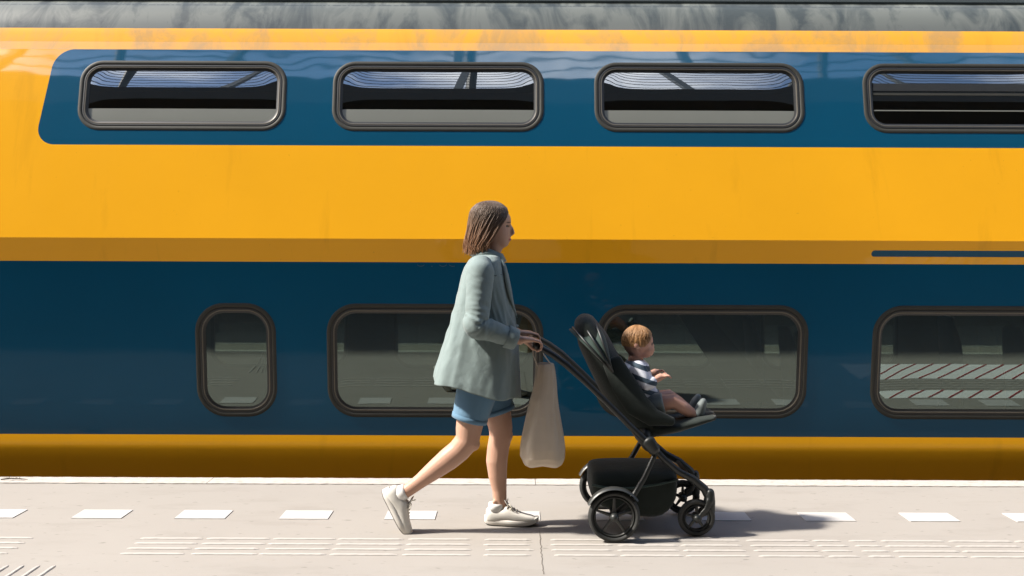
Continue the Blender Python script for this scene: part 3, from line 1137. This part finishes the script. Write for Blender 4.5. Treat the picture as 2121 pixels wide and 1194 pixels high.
for sgn in (-1, 1):
    sh = wp(998, 546, 0.165 * sgn)
    el = wp(990, 664, 0.238 * sgn)
    cu = Vector((0.022, WY + 0.195 * sgn, 0.992))
    pts, rad = [], []
    path = [sh + Vector((0.0, -0.03 * sgn, 0.012)), sh.lerp(el, 0.12), sh.lerp(el, 0.3), sh.lerp(el, 0.5), sh.lerp(el, 0.7), sh.lerp(el, 0.86), el + Vector((-0.012, 0, -0.004)), el.lerp(cu, 0.12) + Vector((0, 0, -0.008)), el.lerp(cu, 0.3), el.lerp(cu, 0.5), el.lerp(cu, 0.75), cu]
    r0 = [0.058, 0.076, 0.074, 0.069, 0.066, 0.064, 0.064, 0.062, 0.060, 0.056, 0.051, 0.047]
    # resample and crumple
    sb = MB()
    rings = []
    fine_p, fine_r = [], []
    for a_ in range(len(path) - 1):
        for q in range(8):
            f = q / 8
            fine_p.append(path[a_].lerp(path[a_ + 1], f)); fine_r.append(r0[a_] * (1 - f) + r0[a_ + 1] * f)
    fine_p.append(path[-1]); fine_r.append(r0[-1])
    for _ in range(3):
        fine_p = [fine_p[0]] + [(fine_p[q - 1] + fine_p[q] * 2 + fine_p[q + 1]) / 4 for q in range(1, len(fine_p) - 1)] + [fine_p[-1]]
    nn = 44
    for q, (c, r_) in enumerate(zip(fine_p, fine_r)):
        tt = (fine_p[min(q + 1, len(fine_p) - 1)] - fine_p[max(q - 1, 0)]).normalized()
        sv = Vector((0, 1, 0)); sv = (sv - tt * sv.dot(tt)).normalized(); uu = sv.cross(tt)
        ring = []
        cr_ = 0.022 + 0.08 * math.exp(-((q - 50) / 16.0) ** 2)
        for k in range(nn):
            a = 2 * math.pi * k / nn
            d = noise.noise(Vector((math.cos(a) * 1.1 + sgn, math.sin(a) * 1.1, q * 0.30))) * cr_ * 1.1 + cr_ * 1.15 * (ridge(Vector((math.cos(a) * 0.9 + sgn, math.sin(a) * 0.9, q * 0.40 / 2 + math.cos(a) * 0.8))) - 0.5)
            ring.append(c + (uu * math.cos(a) * 0.92 + sv * math.sin(a)) * r_ * (1 + d))
        rings.append(ring)
    sb.loft(rings, True, False)
    smh = bake(sb.mesh('sleeve'), [('SOLIDIFY', dict(thickness=0.004, offset=-1.0)), ('SUBSURF', dict(levels=1, render_levels=1))])
    for p in smh.polygons:
        p.use_smooth = True
    sl = obj('sleeve', smh, M['jacket'], jk)
    cb = MB()
    d_ = (cu - el).normalized()
    cb.tube([cu - d_ * 0.055, cu - d_ * 0.05, cu - d_ * 0.01, cu], [0.052, 0.0575, 0.0545, 0.049], 24, cap=False)
    if sgn < 0:
        obj('cuff', cb, M['jacket'], jk, smooth=True)
# collar and lapel, breast pocket welt, flap pocket
cb = MB()
rings = []
for k in range(25):
    u = k / 24
    th = R(25 + 310 * u)
    cx_, rx, ry = -0.118, 0.066, 0.075
    p_ = Vector((cx_ + rx * math.cos(th), WY - ry * math.sin(th), 1.418 - 0.03 * max(0, math.cos(th))))
    o_ = Vector((math.cos(th), -math.sin(th), 0))
    rings.append([p_ + o_ * 0.004 + Vector((0, 0, 0.020)), p_ + o_ * 0.012 + Vector((0, 0, 0.022)), p_ + o_ * 0.034 + Vector((0, 0, -0.016)), p_ + o_ * 0.020 + Vector((0, 0, -0.020))])
cb.loft(rings, True, True)
obj('collar', cb, M['jacket'], jk, smooth=True)


def on_jacket(z, th, p=0.0):
    for a_ in range(len(JR) - 1):
        if JR[a_][0] >= z >= JR[a_ + 1][0]:
            f = (JR[a_][0] - z) / (JR[a_][0] - JR[a_ + 1][0])
            xb_, xf, hw = [JR[a_][q] * (1 - f) + JR[a_ + 1][q] * f for q in (1, 2, 3)]
            c, s_ = math.cos(R(th)), math.sin(R(th))
            cx_, rx = (xb_ + xf) / 2, (xf - xb_) / 2
            return Vector((cx_ + (rx + p) * (abs(c) ** 0.85) * (1 if c > 0 else -1), WY - (hw + p) * (abs(s_) ** 0.95) * (1 if s_ > 0 else -1), z))


lp = MB()
rings = []
for q in range(9):
    u = q / 8
    z = 1.385 - 0.30 * u
    wdt = 26 * math.sin(math.pi * (0.12 + 0.88 * u)) ** 0.7 + 1
    g0 = 4 + 14 * (1 - u)
    rings.append([on_jacket(z, g0, 0.006), on_jacket(z + 0.004, g0 + wdt * 0.5, 0.013), on_jacket(z + 0.012, g0 + wdt, 0.011), on_jacket(z + 0.012, g0 + wdt, 0.004)])
lp.loft(rings, False)
obj('lapel', lp, M['jacket'], jk, smooth=True)
from mathutils.bvhtree import BVHTree
JT = BVHTree.FromPolygons([v.co.copy() for v in jm.vertices], [tuple(p.vertices) for p in jm.polygons])


def cloth_at(x, z, off):
    h = JT.ray_cast(Vector((x, WY - 1, z)), Vector((0, 1, 0)))[0]
    return h + Vector((0, -off, 0)) if h else Vector((x, WY - 0.2, z))


pk = MB()
pk.loft([[cloth_at(-0.105 + 0.026 * q, 1.300 + 0.004 * q, 0.001), cloth_at(-0.105 + 0.026 * q, 1.3045 + 0.004 * q, 0.003)] for q in range(4)], False)
obj('pocket_welt', pk, M['tee'], jk)
# shorts
sh_ = MB()
sh_.tube([wp(1000, 735), wp(1000, 770), wp(1001, 795)], [(0.125, 0.175), (0.13, 0.185), (0.12, 0.18)], 24)
sh_.tube([wp(1003, 760, 0.078), wp(1020, 815, 0.078), wp(1034, 858, 0.078)], [(0.108, 0.100), (0.096, 0.094), (0.083, 0.090)], 24)
sh_.tube([wp(998, 760, -0.078), wp(986, 815, -0.078), wp(973, 864, -0.078)], [(0.112, 0.100), (0.102, 0.096), (0.088, 0.090)], 24)
smx = fuse(sh_, 0.007, 3)
st_ = obj('shorts', smx, M['denim'], woman)
for c, d, hw in ((wp(1034, 857, 0.078), wp(1020, 815, 0.078), (0.086, 0.092)), (wp(973, 863, -0.078), wp(986, 815, -0.078), (0.091, 0.092))):
    u = (d - c).normalized()
    b = MB()
    b.tube([c - u * 0.003, c - u * 0.001, c + u * 0.022, c + u * 0.024], [(hw[0] - 0.006, hw[1] - 0.006), hw, (hw[0] + 0.002, hw[1] + 0.002), (hw[0] - 0.004, hw[1] - 0.004)], 28)
    obj('hem', b, M['denim'], st_, smooth=True)


# sneakers; u runs heel to toe
def shoe(name, xf_, parent, sgn):
    up = MB()
    SEC = [(0.004, 0.022, 0.018, 0.078), (0.014, 0.030, 0.012, 0.090), (0.035, 0.036, 0.010, 0.094), (0.065, 0.038, 0.010, 0.088), (0.090, 0.039, 0.010, 0.094), (0.108, 0.040, 0.010, 0.103), (0.125, 0.041, 0.010, 0.096), (0.150, 0.043, 0.010, 0.082),
           (0.180, 0.046, 0.010, 0.066), (0.210, 0.047, 0.010, 0.056), (0.238, 0.044, 0.010, 0.050), (0.258, 0.034, 0.012, 0.043), (0.270, 0.016, 0.016, 0.034)]
    rings = []
    for u, hw, z0, z1 in SEC:
        ring = []
        for k in range(20):
            a = 2 * math.pi * k / 20
            c, s_ = math.cos(a), math.sin(a)
            yy = hw * (abs(c) ** 0.7) * (1 if c > 0 else -1)
            if s_ > 0:
                yy *= 1 - 0.35 * s_ ** 2 * (z1 > 0.07)
            zz = (z0 + z1) / 2 + (z1 - z0) / 2 * (abs(s_) ** 0.75) * (1 if s_ > 0 else -1)
            ring.append(xf_ @ Vector((u, yy, zz)))
        rings.append(ring)
    up.loft(rings)
    sh = obj(name, up, M['leather'], parent, smooth=True)

    def sole(z0, z1, grow, mt, nm):
        b = MB()
        rings = []
        for zz, gg in ((z0, grow - 0.003), (z0 + 0.002, grow), (z1 - 0.003, grow), (z1, grow - 0.003)):
            ring = []
            for k in range(40):
                a = 2 * math.pi * k / 40
                c, s_ = math.cos(a), math.sin(a)
                u = 0.1365 + (0.1385 + gg) * (abs(c) ** 0.8) * (1 if c > 0 else -1)
                f = u / 0.27
                hw = 0.035 + 0.013 * max(0, min(1, (f - 0.3) / 0.4)) + gg
                lift = 0.016 * max(0, (f - 0.72) / 0.28) ** 2 + 0.006 * max(0, (0.1 - f) / 0.1)
                rise = 0.014 * max(0, 1 - f * 2.2) * (1 if zz > 0.015 else 0)
                ring.append(xf_ @ Vector((u, hw * (abs(s_) ** 0.8) * (1 if s_ > 0 else -1), zz + lift + rise)))
            rings.append(ring)
        b.loft(rings)
        obj(nm, b, mt, sh, smooth=True)
    sole(0.004, 0.029, 0.003, M['sole'], 'sole')
    sole(0.0, 0.006, 0.001, M['tread'], 'tread')
    # tongue
    b = MB()
    b.tube([xf_ @ Vector(p) for p in ((0.150, 0, 0.078), (0.122, 0, 0.100), (0.106, 0, 0.122), (0.101, 0, 0.132))], [(0.004, 0.024), (0.005, 0.026), (0.005, 0.026), (0.003, 0.022)], 12, dome=True)
    obj('tongue', b, M['leather'], sh, smooth=True)
    for q in range(5):
        u = 0.118 + 0.015 * q
        zt = 0.101 - 0.0088 * q
        b = MB()
        b.tube([xf_ @ Vector((u - 0.004, -0.028, zt - 0.012)), xf_ @ Vector((u, -0.012, zt + 0.002)), xf_ @ Vector((u + 0.002, 0.012, zt + 0.002)), xf_ @ Vector((u + 0.006, 0.028, zt - 0.012))], 0.0028, 6)
        obj('lace', b, M['lace'], sh, smooth=True)
    b = MB()
    b.tube([xf_ @ Vector(p) for p in ((0.114, -0.004, 0.104), (0.124, -0.024, 0.112), (0.140, -0.034, 0.098), (0.136, -0.030, 0.086), (0.118, -0.008, 0.103))], 0.0025, 6)
    b2 = MB()
    b2.tube([xf_ @ Vector(p) for p in ((0.112, 0.0, 0.104), (0.114, -0.006, 0.122), (0.118, -0.008, 0.138))], 0.0025, 6)
    obj('lace', b, M['lace'], sh, smooth=True)
    obj('lace', b2, M['lace'], sh, smooth=True)
    # sock
    b = MB()
    b.tube([xf_ @ Vector(p) for p in ((0.056, 0, 0.070), (0.056, 0, 0.100), (0.057, 0, 0.112))], [(0.043, 0.036), (0.040, 0.034), (0.039, 0.0335)], 20)
    obj('sock', b, M['sock'], sh, smooth=True)


T1 = Matrix.Translation((-0.134, WY + 0.070, 0.002)) @ Matrix.Rotation(R(-3), 4, 'Z')
shoe('shoe', T1, woman, 1)
ank = wp(838, 1012, na)
T2 = Matrix.Translation(ank) @ Matrix.Rotation(R(62), 4, 'Y') @ Matrix.Translation((-0.056, 0, -0.100))
shoe('shoe', T2, woman, -1)

# ------------------------------------------------------------------ tote bag on the handle
TY = 4.965
tote = root('tote_bag', (0.15, TY, 0.34), 'cream canvas tote bag hanging from the stroller handle', 'bag')


def bp(px, py, side=0.0):
    return Vector(((px - 1060) / 415.0, TY + side, (1106.5 - py) / 412.0))


TRK = [(748, 1113, 1146, 0.030), (762, 1110, 1148, 0.036), (785, 1107, 1150, 0.042), (812, 1103, 1152, 0.050), (840, 1097, 1156, 0.060), (870, 1089, 1161, 0.070), (900, 1082, 1166, 0.078), (925, 1078, 1169, 0.082), (945, 1078, 1169, 0.078), (957, 1084, 1165, 0.064), (964, 1096, 1156, 0.035)]
TR = []
for a_, c_ in zip(TRK, TRK[1:]):
    for q in range(4):
        TR.append([a_[k] * (1 - q / 4) + c_[k] * q / 4 for k in range(4)])
TR.append(TRK[-1])
b = MB()
rings = []
for i4, (py, l, r_, hy) in enumerate(TR):
    i = i4 / 4
    a_, c_ = bp(l, py), bp(r_, py)
    ring = []
    for k in range(72):
        th = 2 * math.pi * k / 72
        f = 0.085 * (1 - i / 11) * math.sin(7 * th + 0.3 * i) + 0.05 * math.sin(4 * th + 0.4 * i) + 0.05 * noise.noise(Vector((math.cos(th) * 2, math.sin(th) * 2, i * 0.4))) + 0.16 * (1 - i / 13) * (1 - 2 * abs(noise.noise(Vector((math.cos(th) * 1.8 + 4, math.sin(th) * 1.8, i * 0.22)))) - 0.5)
        c, s_ = math.cos(th), math.sin(th)
        ring.append(((a_.x + c_.x) / 2 + (c_.x - a_.x) / 2 * (1 + f) * (abs(c) ** 0.85) * (1 if c > 0 else -1), TY + hy * (1 + f) * s_, a_.z + 0.006 * math.sin(3 * th) * (i > 8)))
    rings.append(ring)
b.loft(rings[::-1])
bm_ = bake(b.mesh('bag'), [('SUBSURF', dict(levels=1, render_levels=1))])
for p in bm_.polygons:
    p.use_smooth = True
obj('bag_body', bm_, M['canvas'], tote)
hz = BARZ + BARR + 0.004
for q, dy in enumerate((-0.018, 0.016)):
    b = MB()
    z0 = bp(0, 752).z
    top_ = [(BARX + 0.021 * math.cos(R(a)), TY + dy * 0.5, BARZ + 0.021 * math.sin(R(a))) for a in (165, 130, 90, 50, 15)]
    pth = [(bp(1114, 752).x, TY + dy, z0 - 0.01), (0.118 - 0.010, TY + dy * 0.8, z0 + 0.045)] + top_ + [(0.160, TY + dy * 0.8, z0 + 0.05), (bp(1145, 752).x, TY + dy, z0 - 0.01)]
    b.tube(pth, [(0.0025, 0.011)] * len(pth), 8)
    obj('strap', b, M['canvas'], tote, smooth=True)

# ------------------------------------------------------------------ stroller
SY = 5.15


def sp(px, py, side=0.0):
    return Vector(((px - 1060) / 400.4, SY + side, (1087.0 - py) / 397.0))


stroller = root('stroller', (0.7, SY, 0), 'black-green stroller with folded hood and a child in its seat', 'stroller')


def part(name, b, mt, parent=stroller, smooth=True):
    if isinstance(b, MB):
        b = sub(b.mesh(name), 55) if smooth else b.mesh(name)
    return obj(name, b, mt, parent)


b = MB(); b.tube([(BARX, SY - 0.27, BARZ), (BARX, SY + 0.27, BARZ)], BARR, 14, side=(1, 0, 0), dome=True)
part('handlebar', b, M['black'])
for sg in (-1, 1):
    y_ = 0.262 * sg
    b = MB()
    b.tube([(BARX, SY + y_, BARZ), sp(1140, 722, y_), sp(1168, 742, y_), sp(1205, 775, y_), sp(1250, 818, y_ * 0.95), sp(1300, 868, y_ * 0.9), sp(1342, 908, y_ * 0.86)], [0.015, 0.016, 0.017, 0.0145, 0.0145, 0.016, 0.018], 14)
    part('push_tube', b, M['black'])
    b = MB()
    b.tube([sp(1333, 895, y_ * 0.86 - 0.012), sp(1345, 912, y_ * 0.86 - 0.012)], [(0.034, 0.022), (0.030, 0.022)], 18, dome=True)
    part('hinge_hub', b, M['black'])
    # front leg: from the hub down and forward over the front wheel
    b = MB()
    yf = 0.20 * sg
    b.tube([sp(1340, 905, y_ * 0.84), sp(1366, 932, y_ * 0.83), sp(1394, 956, yf * 1.05), sp(1424, 972, yf), sp(1448, 992, yf), sp(1462, 1018, yf), sp(1462, 1040, yf)], [0.017, 0.016, 0.018, 0.020, 0.021, 0.022, 0.020], 14, dome=True)
    part('front_leg', b, M['black'])
    b = MB()
    yr = 0.285 * sg
    b.tube([sp(1350, 915, y_ * 0.84), sp(1325, 965, y_ * 0.95), sp(1295, 1010, yr), sp(1262, 1038, yr)], [0.014, 0.014, 0.015, 0.018], 12, dome=True)
    part('rear_leg', b, M['black'])
b = MB(); b.tube([sp(1262, 1037, -0.30), sp(1262, 1037, 0.30)], 0.010, 10, side=(1, 0, 0))
part('rear_axle', b, M['black'])
b = MB(); b.tube([sp(1420, 972, -0.20), sp(1420, 972, 0.20)], 0.012, 10, side=(1, 0, 0))
part('cross_bar', b, M['black'])


def wheel_mesh(r, wd):
    t_ = MB(); t_.torus((0, 0, 0), r - 0.014, 0.014, nu=48, nv=12, sq=wd / 0.028)
    rm = MB(); rm.torus((0, 0, 0), r - 0.032, 0.007, nu=48, nv=8, sq=2.0)
    for k in range(5):
        a = 2 * math.pi * k / 5 + 0.3
        c, s_ = math.cos(a), math.sin(a)
        rm.tube([(0.012 * c, 0, 0.012 * s_), ((r - 0.034) * c, 0, (r - 0.034) * s_)], [(0.010, 0.008), (0.006, 0.006)], 8, side=(0, 1, 0))
    hb_ = MB(); hb_.tube([(0, -0.026, 0), (0, 0.026, 0)], 0.022, 18, side=(1, 0, 0), dome=True)
    return [sub(x.mesh('w'), 40) for x in (t_, rm, hb_)]


WR, WF = wheel_mesh(0.128, 0.040), wheel_mesh(0.094, 0.036)
for ms, x_, y_, r_ in ((WR, 0.505, -0.315, 0.128), (WR, 0.505, 0.315, 0.128), (WF, 0.930, -0.205, 0.094), (WF, 0.930, 0.205, 0.094)):
    L = (x_, SY + y_, r_ + 0.001)
    wo = obj('wheel', ms[0], M['rubber'], stroller, L)
    obj('rim', ms[1], M['rimg'], wo, L)
    obj('hub', ms[2], M['black'], wo, L)
    if r_ < 0.1:        # swivel fork
        b = MB()
        for d in (-0.030, 0.030):
            b.tube([(x_, SY + y_ + d, r_), (x_ + 0.045, SY + y_ + d, r_ + 0.05), (x_ + 0.062, SY + y_ + d * 0.8, r_ + 0.092)], [(0.012, 0.005), (0.015, 0.006), (0.018, 0.008)], 10, dome=True)
        b.tube([(x_ + 0.064, SY + y_, r_ + 0.085), (x_ + 0.066, SY + y_, r_ + 0.125)], [0.030, 0.024], 14, dome=True)
        obj('fork', fuse(b, 0.005, 2), M['black'], wo, (0, 0, 0))
# mudguard over the rear wheels
for sg in (-1, 1):
    b = MB()
    rings = []
    for k in range(13):
        a = R(35 + 120 * k / 12)
        rings.append([(0.505 + rr * math.cos(a), SY + sg * 0.315 + d, 0.129 + rr * math.sin(a)) for rr, d in ((0.136, -0.026), (0.144, -0.020), (0.144, 0.020), (0.136, 0.026))])
    b.loft(rings)
    part('mudguard', b, M['rimg'])

# seat shell: backrest, pan, leg rest
b = MB()
b.tube([sp(1213, 672), sp(1228, 702), sp(1250, 745), sp(1275, 790), sp(1302, 834), sp(1330, 866), sp(1350, 882)],
       [(0.060, 0.135), (0.080, 0.158), (0.084, 0.166), (0.090, 0.170), (0.090, 0.172), (0.072, 0.172), (0.05, 0.165)], 28, dome=True)
part('backrest', bake(fuse(b, 0.01, 3), []), M['sfab'], smooth=False)
b = MB()
b.tube([sp(1325, 872), sp(1360, 880), sp(1400, 874), sp(1440, 864), sp(1474, 856)], [(0.060, 0.165), (0.050, 0.168), (0.040, 0.165), (0.032, 0.155), (0.022, 0.140)], 24, dome=True)
part('seat_pan', fuse(b, 0.01, 3), M['sfab'], smooth=False)
b = MB()
b.tube([sp(1330, 884), sp(1336, 902), sp(1340, 915)], [(0.055, 0.19), (0.045, 0.20), (0.030, 0.21)], 20, dome=True)
part('seat_mount', b, M['black'])
for sg in (-1, 1):     # padded wings of the seat
    b = MB()
    b.tube([sp(1262, 740, 0.16 * sg), sp(1286, 786, 0.172 * sg), sp(1312, 826, 0.176 * sg), sp(1346, 852, 0.172 * sg), sp(1384, 860, 0.165 * sg)], [(0.050, 0.018), (0.064, 0.020), (0.064, 0.020), (0.046, 0.020), (0.022, 0.016)], 16, dome=True)
    part('seat_wing', b, M['sfab'])
# hood folded back: bows with slack fabric between them
hd = MB()
rings = []
BOW = [((1178, 690), 0.19, 0.02), ((1187, 678), 0.205, 0.0), ((1196, 690), 0.19, -0.012), ((1206, 668), 0.21, 0.0), ((1217, 684), 0.19, -0.012), ((1230, 664), 0.205, 0.0), ((1243, 676), 0.185, 0.0), ((1250, 690), 0.17, 0.0)]
for (pc, hw, dz) in BOW:
    piv = sp(1262, 760)
    tp = sp(*pc)
    ring = []
    for k in range(25):
        a = math.pi * k / 24
        c, s_ = math.cos(a), math.sin(a) ** 0.55
        ring.append(Vector((piv.x + (tp.x - piv.x) * s_, SY - hw * c, piv.z + (tp.z - piv.z) * s_ + dz * s_)))
    rings.append(ring)
hd.loft(rings, False)
hm_ = bake(hd.mesh('hood'), [('SOLIDIFY', dict(thickness=0.006, offset=0.0)), ('SUBSURF', dict(levels=1, render_levels=1))])
for p in hm_.polygons:
    p.use_smooth = True
hd_o = obj('hood', hm_, M['hood'], stroller)
for i in (1, 3, 5):
    b = MB(); b.tube(rings[i], 0.006, 8, side=(1, 0, 0), cap=True)
    obj('hood_bow', b, M['black'], hd_o, smooth=True)
# shopping basket
BK = [(1220, 966, 1012), (1232, 960, 1030), (1262, 957, 1046), (1300, 956, 1054), (1340, 956, 1060), (1368, 957, 1058), (1388, 959, 1036), (1400, 964, 1008)]
b = MB()
rings = []
for i, (px, yt, yb) in enumerate(BK):
    zt, zb = sp(px, yt).z, sp(px, yb).z
    hw = 0.20 - 0.03 * (i in (0, 7))
    ring = []
    for k in range(28):
        a = 2 * math.pi * k / 28
        c, s_ = math.cos(a), math.sin(a)
        k_ = 1 + 0.03 * noise.noise(Vector((c * 2, s_ * 2, i * 0.8)))
        ring.append((sp(px, 0).x, SY + hw * k_ * (abs(c) ** 0.45) * (1 if c > 0 else -1), (zt + zb) / 2 + (zt - zb) / 2 * k_ * (abs(s_) ** 0.5) * (1 if s_ > 0 else -1)))
    rings.append(ring)
b.loft(rings)
bk = part('basket', bake(b.mesh('basket'), [('SUBSURF', dict(levels=1, render_levels=1))]), M['sfab'], smooth=False)
for p in bk.data.polygons:
    p.use_smooth = True
b = MB()
pts = [sp(1222, 985, -0.205), sp(1262, 992, -0.212), sp(1310, 990, -0.212), sp(1360, 982, -0.208), sp(1396, 975, -0.19)]
b.tube(pts, 0.006, 8)
obj('basket_piping', b, M['hood'], bk, smooth=True)

# ------------------------------------------------------------------ child in the seat
child = root('person', (0.7, SY, 0.55), 'small child with ginger hair and striped shirt sitting in the stroller', 'person')
ck = MB()
ck.ball(sp(1322, 706), (0.079, 0.068, 0.080), 20, 14)
ck.ball(sp(1336, 722), (0.052, 0.052, 0.045), 16, 10)
ck.ball(sp(1352, 714), (0.011, 0.012, 0.010), 10, 6)
for sg in (-1, 1):
    ck.ball(sp(1316, 712, 0.068 * sg), (0.015, 0.008, 0.019), 8, 6)
ck.tube([sp(1318, 728), sp(1317, 748)], [0.035, 0.038], 14, dome=True)
ck.tube([sp(1316, 750), sp(1317, 764), sp(1322, 792), sp(1336, 832)], [(0.034, 0.050), (0.058, 0.080), (0.072, 0.088), (0.076, 0.092)], 18)
for sg in (-1, 1):
    sh, el, wr = sp(1318, 758, 0.092 * sg), sp(1332, 790, 0.125 * sg), sp(1364, 774, 0.095 * sg)
    ck.tube([sh, el, wr], [0.030, 0.026, 0.019], 12, dome=True)
    hx = wr + Vector((0.020, 0, 0.004))
    ck.tube([wr, hx], [(0.014, 0.019), (0.012, 0.020)], 10, dome=True)
    for q in range(4):
        dy = (-0.0165 + 0.011 * q)
        ln = (0.9, 1.05, 1.0, 0.8)[q]
        ck.tube([hx + Vector((0.004, dy, 0.002)), hx + Vector((0.022 * ln, dy * 1.15, 0.004)), hx + Vector((0.034 * ln, dy * 1.2, -0.008))], [0.0062, 0.0056, 0.0046], 6, dome=True)
    ck.tube([wr + Vector((0.006, -0.012 * sg, 0.004)), hx + Vector((0.002, -0.028 * sg, 0.010)), hx + Vector((0.016, -0.030 * sg, 0.010))], [0.007, 0.006, 0.005], 6, dome=True)
    hp, kn, an = sp(1342, 836, 0.060 * sg), sp(1392, 824, 0.085 * sg), sp(1440, 856, 0.075 * sg)
    ck.tube([hp, hp.lerp(kn, 0.5), kn, kn.lerp(an, 0.4), an], [0.054, 0.048, 0.038, 0.035, 0.024], 14, dome=True)
cm_ = fuse(ck, 0.0048, 3)
obj('body', cm_, None, child)
for m in (M['bskin'], M['lip'], M['eye']):
    cm_.materials.append(m)
hc = sp(1322, 706)
for p in cm_.polygons:
    d = p.center - hc
    if d.length < 0.11 and d.x > 0.045:
        if abs(d.z + 0.050) < 0.004 and abs(d.y) < 0.018:
            p.material_index = 1
        elif abs(d.z + 0.010) < 0.006 and 0.018 < abs(d.y) < 0.034:
            p.material_index = 2
# hair
b = MB()
rings = []
for i in range(10):
    la = R(89 - 11.5 * i)
    ring = []
    for k in range(33):
        gap = max(0, (i - 3.5) * 13)
        gap = min(gap, 75)
        th = R(gap + (360 - 2 * gap) * k / 32)
        kk = 1.07 + 0.02 * noise.noise(Vector((k * 0.7, i * 0.3, 0)))
        ring.append((hc.x + 0.079 * kk * math.cos(la) * math.cos(th), SY - 0.069 * kk * math.cos(la) * math.sin(th), hc.z + 0.080 * kk * math.sin(la)))
    rings.append(ring)
b.loft(rings, False)
for q in range(260):
    k0 = random.uniform(0.25, 1.75) * math.pi
    pts = []
    l0 = random.uniform(40, 88)
    for j in range(5):
        la = R(l0 - j * 13)
        th = k0 + 0.05 * math.sin(j + q)
        kk = 1.075 + 0.02 * random.random()
        pts.append((hc.x + 0.079 * kk * math.cos(la) * math.cos(th), SY - 0.069 * kk * math.cos(la) * math.sin(th), hc.z + 0.080 * kk * math.sin(la)))
    b.tube(pts, [0.0008, 0.0014, 0.0014, 0.0012, 0.0005], 4, cap=False)
obj('hair', b, M['bhair'], child, smooth=True)


def stripe_mat():
    m, t, b_ = nmat('striped_shirt')
    g = N(t, 'ShaderNodeNewGeometry')
    s_ = N(t, 'ShaderNodeSeparateXYZ')
    t.links.new(g.outputs['Position'], s_.inputs[0])
    k = math_n(t, 'ADD', s_.outputs['Z'], math_n(t, 'MULTIPLY', s_.outputs['X'], 0.35))
    w_ = math_n(t, 'FRACT', math_n(t, 'MULTIPLY', k, 17.0))
    st = math_n(t, 'LESS_THAN', w_, 0.42)
    t.links.new(mixc(t, st, (0.60, 0.62, 0.68), (0.035, 0.06, 0.085)), b_.inputs['Base Color'])
    b_.inputs['Roughness'].default_value = 0.85
    return m


b = MB()
b.tube([sp(1316, 744), sp(1317, 756), sp(1322, 792), sp(1336, 834), sp(1340, 845)], [(0.046, 0.058), (0.070, 0.098), (0.084, 0.100), (0.087, 0.104), (0.085, 0.10)], 22, dome=False)
for sg in (-1, 1):
    sh, el, wr = sp(1318, 758, 0.092 * sg), sp(1332, 790, 0.125 * sg), sp(1364, 774, 0.095 * sg)
    b.tube([sh, sh.lerp(el, 0.6), el, el.lerp(wr, 0.35)], [0.044, 0.043, 0.039, 0.034], 14, dome=True)
obj('shirt', fuse(b, 0.006, 3), stripe_mat(), child)
b = MB()
for sg in (-1, 1):
    hp, kn = sp(1342, 836, 0.060 * sg), sp(1392, 824, 0.085 * sg)
    b.tube([hp, hp.lerp(kn, 0.45), hp.lerp(kn, 0.62)], [0.066, 0.060, 0.056], 16, dome=False)
b.tube([sp(1334, 834), sp(1346, 846)], [(0.07, 0.11), (0.06, 0.10)], 18, dome=True)
obj('shorts', fuse(b, 0.006, 3), M['bshort'], child)
for sg in (-1, 1):
    an = sp(1440, 856, 0.075 * sg)
    b = MB()
    d1 = Vector((0.40, 0, 0.92)).normalized()
    b.tube([an + Vector((-0.004, 0, 0.004)), an + Vector((0.014, 0, 0.020)), an + d1 * 0.062, an + d1 * 0.085], [(0.030, 0.026), (0.032, 0.028), (0.026, 0.029), (0.018, 0.024)], 16, dome=True)
    obj('shoe', fuse(b, 0.005, 3), M['bshoe'], child)

# ------------------------------------------------------------------ dry twig lying on the edge stones
tw = root('twig', (-3.05, 6.06, 0.006), 'small dry twig lying on the white platform edge', 'twig')
b = MB(); b.tube([(-3.13, 6.05, 0.011), (-3.07, 6.06, 0.016), (-3.01, 6.065, 0.012), (-2.97, 6.06, 0.010)], [0.0035, 0.004, 0.003, 0.0015], 6)
obj('stem', b, M['crack'], tw)
for k, (x0, dx, dz) in enumerate(((-3.09, 0.03, 0.02), (-3.05, 0.035, 0.016), (-3.02, 0.03, 0.024), (-3.06, -0.03, 0.018))):
    b = MB(); b.tube([(x0, 6.06, 0.014), (x0 + dx * 0.6, 6.05 - 0.01 * k, 0.014 + dz * 0.8), (x0 + dx, 6.04 - 0.012 * k, 0.012 + dz)], [0.002, 0.0016, 0.0008], 5)
    obj('side_shoot', b, M['crack'], tw)
